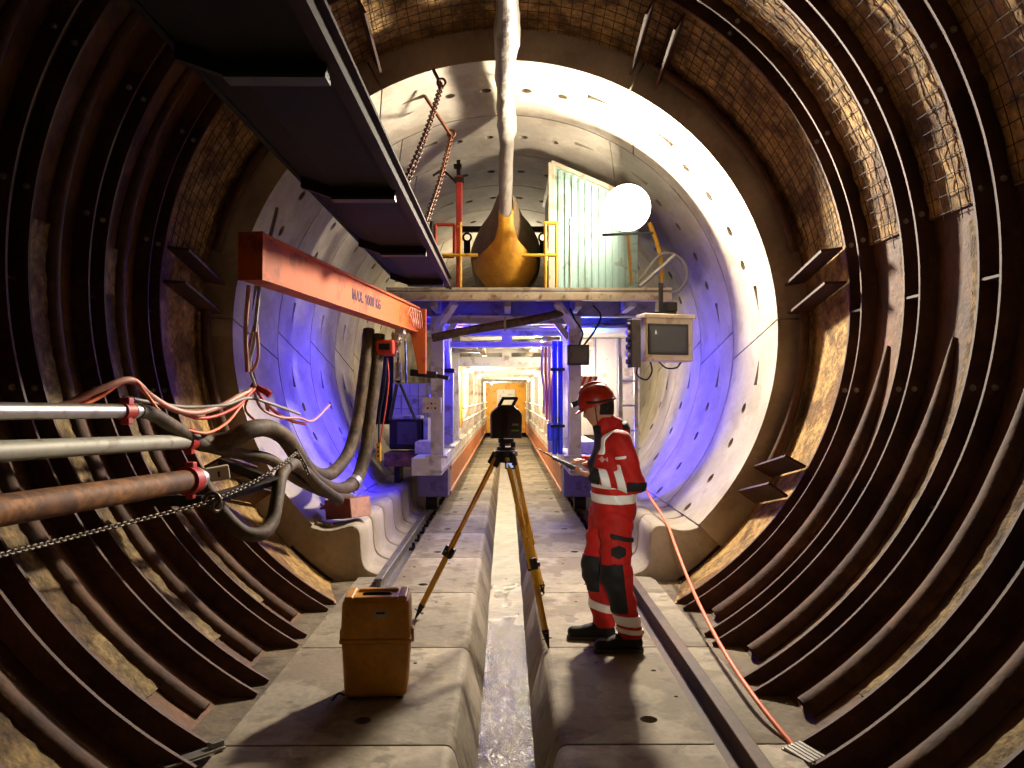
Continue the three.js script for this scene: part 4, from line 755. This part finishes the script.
// ---------------------------------------------------------------- tripod and scanner
const TX = 0, TD = 5.92, TH = 1.32;
{
  const t = thing('survey_tripod', 'yellow surveying tripod straddling the drain channel', 'tripod', [TX, 0, -TD]);
  const head = new THREE.Vector3(0, TH, 0);
  obj('head_plate', [new THREE.CylinderGeometry(.085, .095, .035, 24).translate(0, TH + .01, 0), new THREE.CylinderGeometry(.05, .06, .06, 18).translate(0, TH - .03, 0)], M.black, t);
  const feet = [[-.72, -.24], [.3, .5], [.34, -1.0]];
  for (const [fx, fz] of feet) {
    const foot = new THREE.Vector3(fx, 0, fz), hd = new THREE.Vector3(fx, 0, fz).normalize().multiplyScalar(.075).setY(TH - .02);
    const side = new THREE.Vector3().crossVectors(new THREE.Vector3(0, 1, 0), new THREE.Vector3(fx, 0, fz)).normalize();
    const L = (k) => hd.clone().lerp(foot, k);
    const leg = obj('leg', [bar(L(0).addScaledVector(side, .034), L(.6).addScaledVector(side, .02), .018, .026, side), bar(L(0).addScaledVector(side, -.034), L(.6).addScaledVector(side, -.02), .018, .026, side), bar(L(.45), L(.93), .042, .03, side, .004)], M.yellow, t);
    obj('clamp', [bar(L(.55), L(.61), .085, .045, side, .008), bx(.03, .03, .05, L(.58).x + side.x * .05, L(.58).y, L(.58).z + side.z * .05)], M.black, leg);
    obj('hinge', bar(L(-.02), L(.05), .09, .036, side, .008), M.black, leg);
    obj('spike', [cyl(L(.91), L(1), .028, .006, 10), bar(L(.95), L(.955), .08, .03, side)], M.darkSteel, leg);
  }
  const s = thing('laser_scanner', 'dark grey laser scanner with carrying handle on the tripod', 'scanner', [TX, TH + .03, -TD]); s.rotation.y = .12;
  obj('tribrach', [new THREE.CylinderGeometry(.07, .075, .025, 20).translate(0, .015, 0), new THREE.CylinderGeometry(.06, .06, .03, 20).translate(0, .075, 0), ...[0, 2.1, 4.2].map((a) => new THREE.CylinderGeometry(.018, .018, .04, 10).translate(.055 * Math.cos(a), .045, .055 * Math.sin(a)))], M.black, s);
  const o = new THREE.Shape(); o.moveTo(-.115, 0); o.lineTo(.115, 0); o.lineTo(.118, .17); o.quadraticCurveTo(.112, .21, .07, .235); o.lineTo(.05, .255); o.lineTo(-.05, .255); o.lineTo(-.07, .235); o.quadraticCurveTo(-.112, .21, -.118, .17); o.closePath();
  const b = new THREE.ExtrudeGeometry(o, { depth: .1, bevelEnabled: true, bevelSize: .008, bevelOffset: -.008, bevelThickness: .012, bevelSegments: 3 }); b.translate(0, .095, -.05);
  obj('body', crease(mergeVertices(clean(b)), .5), M.plastic, s);
  obj('mirror_slot', [bx(.045, .2, .13, -.012, .21, 0, null, .006), bx(.018, .22, .135, -.035, .2, 0)], M.black, s);
  const hshape = [new THREE.Vector3(-.04, .345, 0), new THREE.Vector3(-.02, .385, 0), new THREE.Vector3(.01, .395, 0), new THREE.Vector3(.075, .397, 0), new THREE.Vector3(.078, .385, 0), new THREE.Vector3(.05, .345, 0)];
  obj('handle', bar(new THREE.Vector3(-.055, .34, 0), new THREE.Vector3(-.025, .395, 0), .05, .022, new THREE.Vector3(1, .5, 0), .006), M.plastic, s); obj('handle', bx(.125, .024, .05, .03, .4, 0, null, .008), M.plastic, s); obj('handle', bar(new THREE.Vector3(.05, .34, 0), new THREE.Vector3(.08, .395, 0), .05, .022, new THREE.Vector3(1, .5, 0), .006), M.plastic, s);
  obj('print', [bx(.05, .016, .002, .065, .2, .063)], mat(0x8e9488, .5), s);
  obj('green_stripe', bx(.06, .012, .002, .062, .155, .063), mat(0x6ba01e, .5), s);
  const d = thing('tripod_display', 'small display unit glowing under the scanner', 'display', [TX + .03, TH - .075, -TD + .09]);
  obj('case', bx(.075, .06, .03, 0, 0, 0, null, .008), M.black, d); obj('screen', bx(.05, .034, .004, 0, 0, .016), new THREE.MeshStandardMaterial({ color: 0x223344, emissive: 0xa8c4ff, emissiveIntensity: 2.2 }), d);
}
// ---------------------------------------------------------------- the surveyor
function surfaceNet(f, min, max, h) {   // meshes f < 0 on a grid of cell h
  const n = [0, 1, 2].map((k) => Math.ceil((max[k] - min[k]) / h) + 1), [nx, ny, nz] = n, F = new Float32Array(nx * ny * nz), id = (i, j, k) => (i * ny + j) * nz + k;
  for (let i = 0; i < nx; i++) for (let j = 0; j < ny; j++) for (let k = 0; k < nz; k++) F[id(i, j, k)] = f(min[0] + i * h, min[1] + j * h, min[2] + k * h);
  const vi = new Int32Array(nx * ny * nz).fill(-1), P = [], I = [];
  const E = []; for (let c = 0; c < 8; c++) for (const b of [1, 2, 4]) if (!(c & b)) E.push([c, c | b]);
  const o = (c) => [c & 1, (c >> 1) & 1, (c >> 2) & 1];
  for (let i = 0; i < nx - 1; i++) for (let j = 0; j < ny - 1; j++) for (let k = 0; k < nz - 1; k++) {
    let s = [0, 0, 0], m = 0; const v = []; for (let c = 0; c < 8; c++) { const q = o(c); v.push(F[id(i + q[0], j + q[1], k + q[2])]); }
    for (const [a, b] of E) if ((v[a] < 0) !== (v[b] < 0)) { const t = v[a] / (v[a] - v[b]), A = o(a), B = o(b); for (let x = 0; x < 3; x++) s[x] += A[x] + (B[x] - A[x]) * t; m++; }
    if (m) { vi[id(i, j, k)] = P.length / 3; P.push(min[0] + (i + s[0] / m) * h, min[1] + (j + s[1] / m) * h, min[2] + (k + s[2] / m) * h); }
  }
  const q = (a, b, c, d, flip) => { if (a < 0 || b < 0 || c < 0 || d < 0) return; flip ? I.push(a, c, b, a, d, c) : I.push(a, b, c, a, c, d); };
  for (let i = 1; i < nx - 1; i++) for (let j = 1; j < ny - 1; j++) for (let k = 1; k < nz - 1; k++) {
    const a = F[id(i, j, k)] < 0;
    if (a !== F[id(i + 1, j, k)] < 0) q(vi[id(i, j - 1, k - 1)], vi[id(i, j, k - 1)], vi[id(i, j, k)], vi[id(i, j - 1, k)], !a);
    if (a !== F[id(i, j + 1, k)] < 0) q(vi[id(i - 1, j, k - 1)], vi[id(i - 1, j, k)], vi[id(i, j, k)], vi[id(i, j, k - 1)], !a);
    if (a !== F[id(i, j, k + 1)] < 0) q(vi[id(i - 1, j - 1, k)], vi[id(i, j - 1, k)], vi[id(i, j, k)], vi[id(i - 1, j, k)], !a);
  }
  const N = [], e = h * .6;
  for (let i = 0; i < P.length; i += 3) {
    const [x, y, z] = [P[i], P[i + 1], P[i + 2]]; const g = [f(x + e, y, z) - f(x - e, y, z), f(x, y + e, z) - f(x, y - e, z), f(x, y, z + e) - f(x, y, z - e)], L = Math.hypot(...g) || 1; N.push(g[0] / L, g[1] / L, g[2] / L);
  }
  const g = new THREE.BufferGeometry(); g.setAttribute('position', new THREE.Float32BufferAttribute(P, 3)); g.setAttribute('normal', new THREE.Float32BufferAttribute(N, 3)); g.setIndex(I); return g;
}
// tapered capsule a-b (radii ra, rb), z stretched by zs about the middle of the bone
const cap = (a, b, ra, rb = ra, zs = 1) => { const d = [b[0] - a[0], b[1] - a[1], (b[2] - a[2]) / zs], L2 = d[0] ** 2 + d[1] ** 2 + d[2] ** 2 || 1e-9; return (x, y, z) => { const px = x - a[0], py = y - a[1], pz = (z - a[2]) / zs, t = Math.max(0, Math.min(1, (px * d[0] + py * d[1] + pz * d[2]) / L2)); return Math.hypot(px - d[0] * t, py - d[1] * t, pz - d[2] * t) - (ra + (rb - ra) * t); }; };
const ell = (c, r) => (x, y, z) => { const u = (x - c[0]) / r[0], v = (y - c[1]) / r[1], w = (z - c[2]) / r[2], k = Math.hypot(u, v, w); return (k - 1) * Math.min(...r); };
const smin = (a, b, k) => { const h = Math.max(k - Math.abs(a - b), 0) / k; return Math.min(a, b) - h * h * k * .25; };
const uni = (fs, k) => (x, y, z) => { let d = 1e9; for (const f of fs) d = smin(d, f(x, y, z), k); return d; };
{
  const t = thing('person', 'person in red work suit and red helmet looking down at a tablet', 'person', V(.77, 0, 5.5));
  const skin = mat(0xb98268, .6), suit = mat(0xc8160c, .75, { tx: 'cloth', bump: .004 }), blk = mat(0x121214, .75, { tx: 'cloth' }), refl = mat(0xf4f4f0, .35), helm = mat(0xc9301a, .35, { tx: 'cloth' });
  // joints: x backwards (he faces -x), z towards the camera is his left
  const J = { pel: [-.005, .96, 0], chest: [.0, 1.3, 0], neck: [-.045, 1.53, 0], chin: [-.1, 1.62, 0], shL: [.02, 1.45, .185], elL: [.105, 1.17, .25], wrL: [-.15, 1.215, .17], shR: [-.0, 1.46, -.185], elR: [.06, 1.19, -.25], wrR: [-.17, 1.29, -.14], hipL: [.0, .92, .1], knL: [.0, .525, .125], anL: [.1, .1, .125], hipR: [-.05, .92, -.1], knR: [-.115, .53, -.12], anR: [-.055, .1, -.13] };
  // body core (under the clothes), head, hands: one skin mesh
  const core = uni([cap(J.pel, J.chest, .12, .13, 1.3), cap(J.chest, J.neck, .12, .055, 1.2), cap(J.neck, [-.075, 1.62, 0], .055, .055), cap(J.shL, J.elL, .05, .042), cap(J.elL, J.wrL, .042, .03), cap(J.shR, J.elR, .05, .042), cap(J.elR, J.wrR, .042, .03), cap(J.hipL, J.knL, .085, .06), cap(J.knL, J.anL, .058, .042), cap(J.hipR, J.knR, .085, .06), cap(J.knR, J.anR, .058, .042)], .05);
  const hc = [-.115, 1.7, 0], tilt = R(24);   // head pitched down; local face axes
  const H = (f, u, s = 0) => [hc[0] - f * Math.cos(tilt) + -u * Math.sin(tilt) * 1, hc[1] - f * Math.sin(tilt) + u * Math.cos(tilt), s];
  const headF = uni([ell([hc[0] + .01, hc[1] + .01, 0], [.1, .105, .078]), cap(H(.035, -.05), H(.06, -.1), .058, .038), cap(H(.04, 0), H(.05, -.05), .06, .055), cap(J.neck, H(-.03, -.05), .055, .058), cap(H(.09, .012), H(.112, -.03), .009, .015), cap(H(.088, -.058, -.018), H(.088, -.058, .018), .011), cap(H(.086, -.076, -.014), H(.086, -.076, .014), .011), cap(H(.082, .03, -.035), H(.082, .03, .035), .014), ell(H(-.005, -.012, .08), [.022, .032, .012]), ell(H(-.005, -.012, -.08), [.022, .032, .012])], .022);
  // hands: palm from metacarpals, five fingers, thumb from the side
  const v3 = (a) => new THREE.Vector3(...a), arr = (v) => [v.x, v.y, v.z];
  const hand = (wr, fwd, nrm, sgn, curl) => {   // fwd along the fingers, nrm out of the back of the hand, sgn: thumb side
    const F = v3(fwd).normalize(), Nn = v3(nrm).addScaledVector(F, -v3(nrm).dot(F)).normalize(), S2 = new THREE.Vector3().crossVectors(F, Nn).multiplyScalar(sgn), W = v3(wr), fs = [], pts = (f, n, s) => W.clone().addScaledVector(F, f).addScaledVector(Nn, n).addScaledVector(S2, s);
    [[.03, .085, 1], [.01, .09, 1.08], [-.011, .085, 1], [-.031, .076, .8]].forEach(([s, base, len], i) => {
      let p = pts(base, 0, s), a = 0; fs.push(cap(arr(pts(.0, 0, s * .55)), arr(p), .016, .0125));
      [.036, .026, .02].forEach((L, j) => { a += curl[0] + curl[1] * j + i * .03; const q = p.clone().addScaledVector(F, Math.cos(a) * L * len).addScaledVector(Nn, -Math.sin(a) * L * len).addScaledVector(S2, s * .05); fs.push(cap(arr(p), arr(q), .0098 - j * .0008, .009 - j * .0008)); p = q; });
    });
    let p = pts(.025, -.004, .03); for (const [f, n, s, r] of [[.03, -.006, .03, .0135], [.028, -.004, .014, .0105], [.024, -.006, .004, .0092]]) { const q = p.clone().addScaledVector(F, f).addScaledVector(Nn, n).addScaledVector(S2, s); fs.push(cap(arr(p), arr(q), r, r * .92)); p = q; }
    const lo = arr(W).map((v) => v - .17), hi = arr(W).map((v) => v + .17);
    return surfaceNet(uni([...fs, cap(wr, arr(pts(-.04, 0, 0)), .028, .03)], .009), lo, hi, .0035);
  };
  const TB = { c: [-.335, 1.285, .015], a: R(-24) };
  const hL = hand(J.wrL, [-.9, .12, -.4], [-.1, -.95, .3], -1, [.1, .28]);
  const hR = hand(J.wrR, [-.85, .12, .5], [.1, 1, 0], -1, [.22, .2]);
  obj('body', [surfaceNet(core, [-.3, .05, -.35], [.3, 1.7, .35], .014), surfaceNet(headF, [-.27, 1.5, -.12], [.05, 1.84, .12], .0045), hL, hR], skin, t);
  // trousers
  const legL = uni([cap(J.hipL, J.knL, .118, .098), cap(J.knL, J.anL, .094, .082)], .06), legR = uni([cap(J.hipR, J.knR, .115, .094), cap(J.knR, J.anR, .09, .078)], .06), hips = cap([-.01, .98, 0], [-.015, .93, 0], .135, .13, 1.35);
  const wr = (x, y, z) => .004 * Math.sin(38 * y + 22 * x + 9 * z) + .003 * Math.sin(61 * y - 40 * z + 12 * x);
  const trouF = (x, y, z) => Math.max(smin(hips(x, y, z), Math.min(legL(x, y, z), legR(x, y, z)), .05) + wr(x, y, z), .095 - y, y - 1.02);
  const trou = obj('trousers', surfaceNet(trouF, [-.28, .07, -.28], [.25, 1.04, .28], .009), suit, t);
  const clip = (f, o, c) => (x, y, z) => Math.max(f(x, y, z) - o, c(x, y, z));
  const slabC = (y0, y1, sl = 0, x0 = 0) => (x, y) => Math.abs(y - (y0 + y1) / 2 - sl * (x - x0)) - (y1 - y0) / 2;
  const part = (name, f, lo, hi, h, m, p) => obj(name, surfaceNet(f, lo, hi, h), m, p);
  part('knee_panel', clip((x, y, z) => legL(x, y, z) + wr(x, y, z), .006, (x, y, z) => Math.max(y - .62 - .2 * x, .27 - y, x - (.03 + (.6 - y) * .12), -.02 - z)), [-.16, .22, -.02], [.2, .7, .26], .007, blk, trou);
  part('knee_panel', clip((x, y, z) => legR(x, y, z) + wr(x, y, z), .006, (x, y, z) => Math.max(y - .62, .36 - y, x + .1)), [-.27, .3, -.26], [0, .7, .02], .007, blk, trou);
  part('ankle_band', clip((x, y, z) => legL(x, y, z) + wr(x, y, z), .007, slabC(.185, .25, -.1, .08)), [-.06, .14, 0], [.24, .3, .25], .006, refl, trou);
  part('ankle_band', clip((x, y, z) => legL(x, y, z) + wr(x, y, z), .007, slabC(.128, .163, -.1, .09)), [-.06, .1, 0], [.24, .2, .25], .006, refl, trou);
  part('ankle_band', clip((x, y, z) => legR(x, y, z) + wr(x, y, z), .007, slabC(.21, .27, -.3, -.06)), [-.22, .15, -.26], [.1, .34, 0], .006, refl, trou);
  part('cargo_pocket', clip((x, y, z) => legL(x, y, z) + wr(x, y, z), .012, (x, y, z) => Math.max(Math.abs(y - .7) - .085, Math.abs(x - .02) - .075, -z + .1)), [-.12, .58, .08], [.14, .82, .26], .007, suit, trou);
  part('pocket_flap', clip((x, y, z) => legL(x, y, z) + wr(x, y, z), .016, (x, y, z) => Math.max(Math.abs(y - .79 + .25 * (x - .02)) - .016, Math.abs(x - .03) - .085, -z + .1)), [-.12, .72, .08], [.16, .86, .26], .006, blk, trou);
  part('pocket_patch', clip((x, y, z) => legL(x, y, z) + wr(x, y, z), .016, (x, y, z) => Math.max(Math.abs(y - .7) - .05 + Math.abs(x - .0) * .5, Math.abs(x - .0) - .05, -z + .1)), [-.1, .6, .08], [.12, .8, .26], .006, blk, trou);
  // jacket
  const torso = uni([cap([.0, .96, 0], [.005, 1.28, 0], .155, .158, 1.38), cap([.005, 1.28, 0], [.0, 1.42, 0], .155, .115, 1.42), cap([-.01, 1.42, -.13], [-.01, 1.42, .13], .085, .085)], .07);
  const armL = uni([cap(J.shL, J.elL, .082, .07), cap(J.elL, J.wrL, .07, .05)], .03), armR = uni([cap(J.shR, J.elR, .082, .07), cap(J.elR, J.wrR, .07, .05)], .03);
  const collar = cap([-.03, 1.47, 0], [-.055, 1.555, 0], .09, .085), hood = uni([cap([.045, 1.5, -.07], [.045, 1.5, .07], .06), cap([.03, 1.545, 0], [.02, 1.56, 0], .07, .05, 1.3)], .04);
  const wj = (x, y, z) => .004 * Math.sin(30 * y + 18 * x - 7 * z) + .003 * Math.sin(55 * x + 41 * y);
  const jackF = (x, y, z) => Math.max(smin(smin(smin(torso(x, y, z), smin(collar(x, y, z), hood(x, y, z), .02), .03), armL(x, y, z), .018), armR(x, y, z), .018) + wj(x, y, z), .905 - y - .02 * Math.sin(z * 8));
  const jk = obj('jacket', surfaceNet(jackF, [-.26, .86, -.4], [.26, 1.68, .4], .0085), suit, t);
  const torsoW = (x, y, z) => torso(x, y, z) + wj(x, y, z), armW = (x, y, z) => armL(x, y, z) + wj(x, y, z);
  part('waist_band', clip(torsoW, .007, slabC(1.125, 1.155)), [-.26, 1.09, -.3], [.26, 1.19, .3], .008, refl, jk);
  part('waist_band', clip(torsoW, .007, slabC(1.02, 1.085)), [-.26, .98, -.3], [.26, 1.12, .3], .008, refl, jk);
  const armX = (x0, x1) => (x, y, z) => Math.max(Math.abs(x - (x0 + x1) / 2 + .25 * (y - 1.2)) - (x1 - x0) / 2, y - 1.3);
  part('sleeve_band', clip(armW, .007, armX(-.125, -.065)), [-.2, 1.08, .08], [0, 1.34, .32], .006, refl, jk);
  part('sleeve_band', clip(armW, .007, armX(-.025, .03)), [-.1, 1.08, .08], [.1, 1.34, .36], .006, refl, jk);
  part('elbow_patch', clip(armW, .006, (x, y, z) => Math.max(.045 - x, 1.12 - y, y - 1.185, .2 - z)), [.03, 1.08, .18], [.22, 1.24, .36], .006, blk, jk);
  part('shoulder_band', clip((x, y, z) => smin(torsoW(x, y, z), armW(x, y, z), .02), .007, (x, y, z) => Math.max(Math.abs(z - .155) - .022, 1.36 - y)), [-.2, 1.32, .1], [.22, 1.62, .22], .006, refl, jk);
  part('arm_stripe', clip(armW, .008, (x, y, z) => Math.max(Math.abs(y - 1.345 - .15 * x) - .01, Math.abs(x - .01) - .035, .2 - z)), [-.06, 1.3, .18], [.1, 1.4, .34], .005, refl, jk);
  part('chest_print', clip(torsoW, .006, (x, y, z) => Math.max(Math.abs(y - 1.33) - .012 - .01 * Math.sin(x * 160), Math.abs(x + .1) - .03, -z)), [-.2, 1.29, 0], [-.03, 1.38, .25], .005, mat(0xd8a8a0, .6), jk);
  part('black_front', clip((x, y, z) => smin(torsoW(x, y, z), collar(x, y, z), .03), .012, (x, y, z) => Math.max(x + .1, Math.abs(z - .02) - .085, 1.16 - y, y - 1.56)), [-.26, 1.12, -.1], [-.05, 1.6, .14], .007, blk, jk);
  part('hood_lining', clip(hood, .008, (x, y, z) => Math.max(.045 - x, 1.53 - y)), [.02, 1.5, -.14], [.16, 1.68, .14], .006, blk, jk);
  part('cuff', clip(armW, .006, (x) => x + .128), [-.24, 1.1, .08], [-.1, 1.32, .28], .006, blk, jk);
  // boots
  for (const [an, toe, name] of [[J.anL, [-.12, .045, .15], 'boot'], [J.anR, [-.28, .05, -.14], 'boot']]) {
    const f = uni([cap([an[0], .16, an[2]], [an[0] + .01, .06, an[2]], .062, .055), cap([an[0] + .03, .05, an[2]], toe, .05, .042, 1.05), cap([an[0] - .05, .08, an[2]], [(an[0] + toe[0]) / 2, .06, (an[2] + toe[2]) / 2], .05, .045)], .03);
    const b = part(name, (x, y, z) => Math.max(f(x, y, z), .018 - y), [toe[0] - .1, 0, an[2] - .12], [an[0] + .12, .26, an[2] + .12], .007, blk, t);
    part('sole', (x, y, z) => Math.max(f(x, Math.max(y, .045), z) - .006, y - .026, .001 - y), [toe[0] - .1, -.01, an[2] - .12], [an[0] + .12, .05, an[2] + .12], .006, M.rubberDark, b);
  }
  // hair, helmet, lamp, glasses
  part('hair', clip(headF, .006, (x, y, z) => Math.max(-(x - hc[0]) + .005 + (Math.abs(z) < .06 ? .03 : 0), 1.635 - y)), [-.14, 1.6, -.12], [.05, 1.85, .12], .006, mat(0x1a1410, .8), t);
  const hp = new THREE.Group(); hp.name = 'helmet'; t.add(hp); hp.position.set(-.122, 1.725, 0); hp.rotation.z = R(17);
  const prof = []; for (let i = 0; i <= 14; i++) { const a = i / 14 * Math.PI / 2; prof.push(new THREE.Vector2(.128 * Math.cos(a) ** .8, .132 * Math.sin(a))); }
  prof.unshift(new THREE.Vector2(.124, -.02), new THREE.Vector2(.134, -.02), new THREE.Vector2(.134, -.01));
  const sh = new THREE.LatheGeometry(prof, 40); sh.scale(1.05, 1, .86); obj('shell', sh, helm, hp);
  const brim = new THREE.SphereGeometry(.1, 24, 12); brim.scale(.9, .1, .95); brim.rotateZ(.22); brim.translate(-.09, -.022, 0); obj('peak', brim, helm, hp);
  obj('ridge', [tube([new THREE.Vector3(-.1, .085, 0), new THREE.Vector3(-.04, .128, 0), new THREE.Vector3(.04, .128, 0), new THREE.Vector3(.1, .085, 0)], .016, 30, 8)], helm, hp);
  obj('lamp_clip', [cyl(new THREE.Vector3(-.13, .035, 0), new THREE.Vector3(-.175, .03, 0), .018, .022, 14), bx(.03, .04, .05, -.13, .035, 0, null, .008)], M.black, hp);
  obj('lamp_lens', cyl(new THREE.Vector3(-.175, .03, 0), new THREE.Vector3(-.179, .03, 0), .017, .017, 14), new THREE.MeshStandardMaterial({ color: 0xffffff, emissive: 0xffffff, emissiveIntensity: 4 }), hp);
  obj('headband', [tube([new THREE.Vector3(.13, 0, -.03), new THREE.Vector3(.1, -.01, .085), new THREE.Vector3(0, 0, .118), new THREE.Vector3(-.08, .02, .09)], .008)], M.black, hp);
  const ey = v3(H(.092, .012, 0)); 
  obj('glasses', [...[-1, 1].map((s) => new THREE.TorusGeometry(.022, .003, 6, 16).rotateY(Math.PI / 2).translate(H(.1, .008)[0], H(.1, .008)[1], s * .03)), cyl(v3(H(.1, .012, -.01)), v3(H(.1, .012, .01)), .003), cyl(v3(H(.1, .012, .05)), v3(H(0, .01, .08)), .003), cyl(v3(H(.1, .012, -.05)), v3(H(0, .01, -.08)), .003)], M.black, t);
  obj('chin_strap', [tube([v3(H(.02, .03, .08)), v3(H(.045, -.06, .062)), v3(H(.06, -.132, .02)), v3(H(.06, -.134, -.02)), v3(H(.045, -.06, -.062)), v3(H(.02, .03, -.08))], .004)], M.black, t);
  // tablet
  const tb = thing('tablet_computer', 'black tablet controller with antenna held by the person', 'tablet', V(.77 + TB.c[0], TB.c[1], 5.5 - TB.c[2])); tb.rotation.z = TB.a;
  obj('case', bx(.235, .022, .175, 0, 0, 0, null, .008), M.black, tb);
  obj('screen', bx(.17, .002, .12, .01, .0115, 0), new THREE.MeshStandardMaterial({ color: 0x101418, roughness: .15, emissive: 0x8090a8, emissiveIntensity: .5 }), tb);
  obj('antenna', [cyl(new THREE.Vector3(-.11, .0, -.06), new THREE.Vector3(-.24, .01, -.06), .007, .004, 8)], M.black, tb);
  obj('hand_strap', bx(.05, .008, .18, .02, -.016, 0, null, .003), M.rubberDark, tb);
}
// ---------------------------------------------------------------- hand over
scene.traverse((o) => { if (o.isMesh) { o.castShadow = true; o.receiveShadow = true; } if (o.isLight && o.shadow) o.castShadow = true; });
renderer.render(scene, camera);
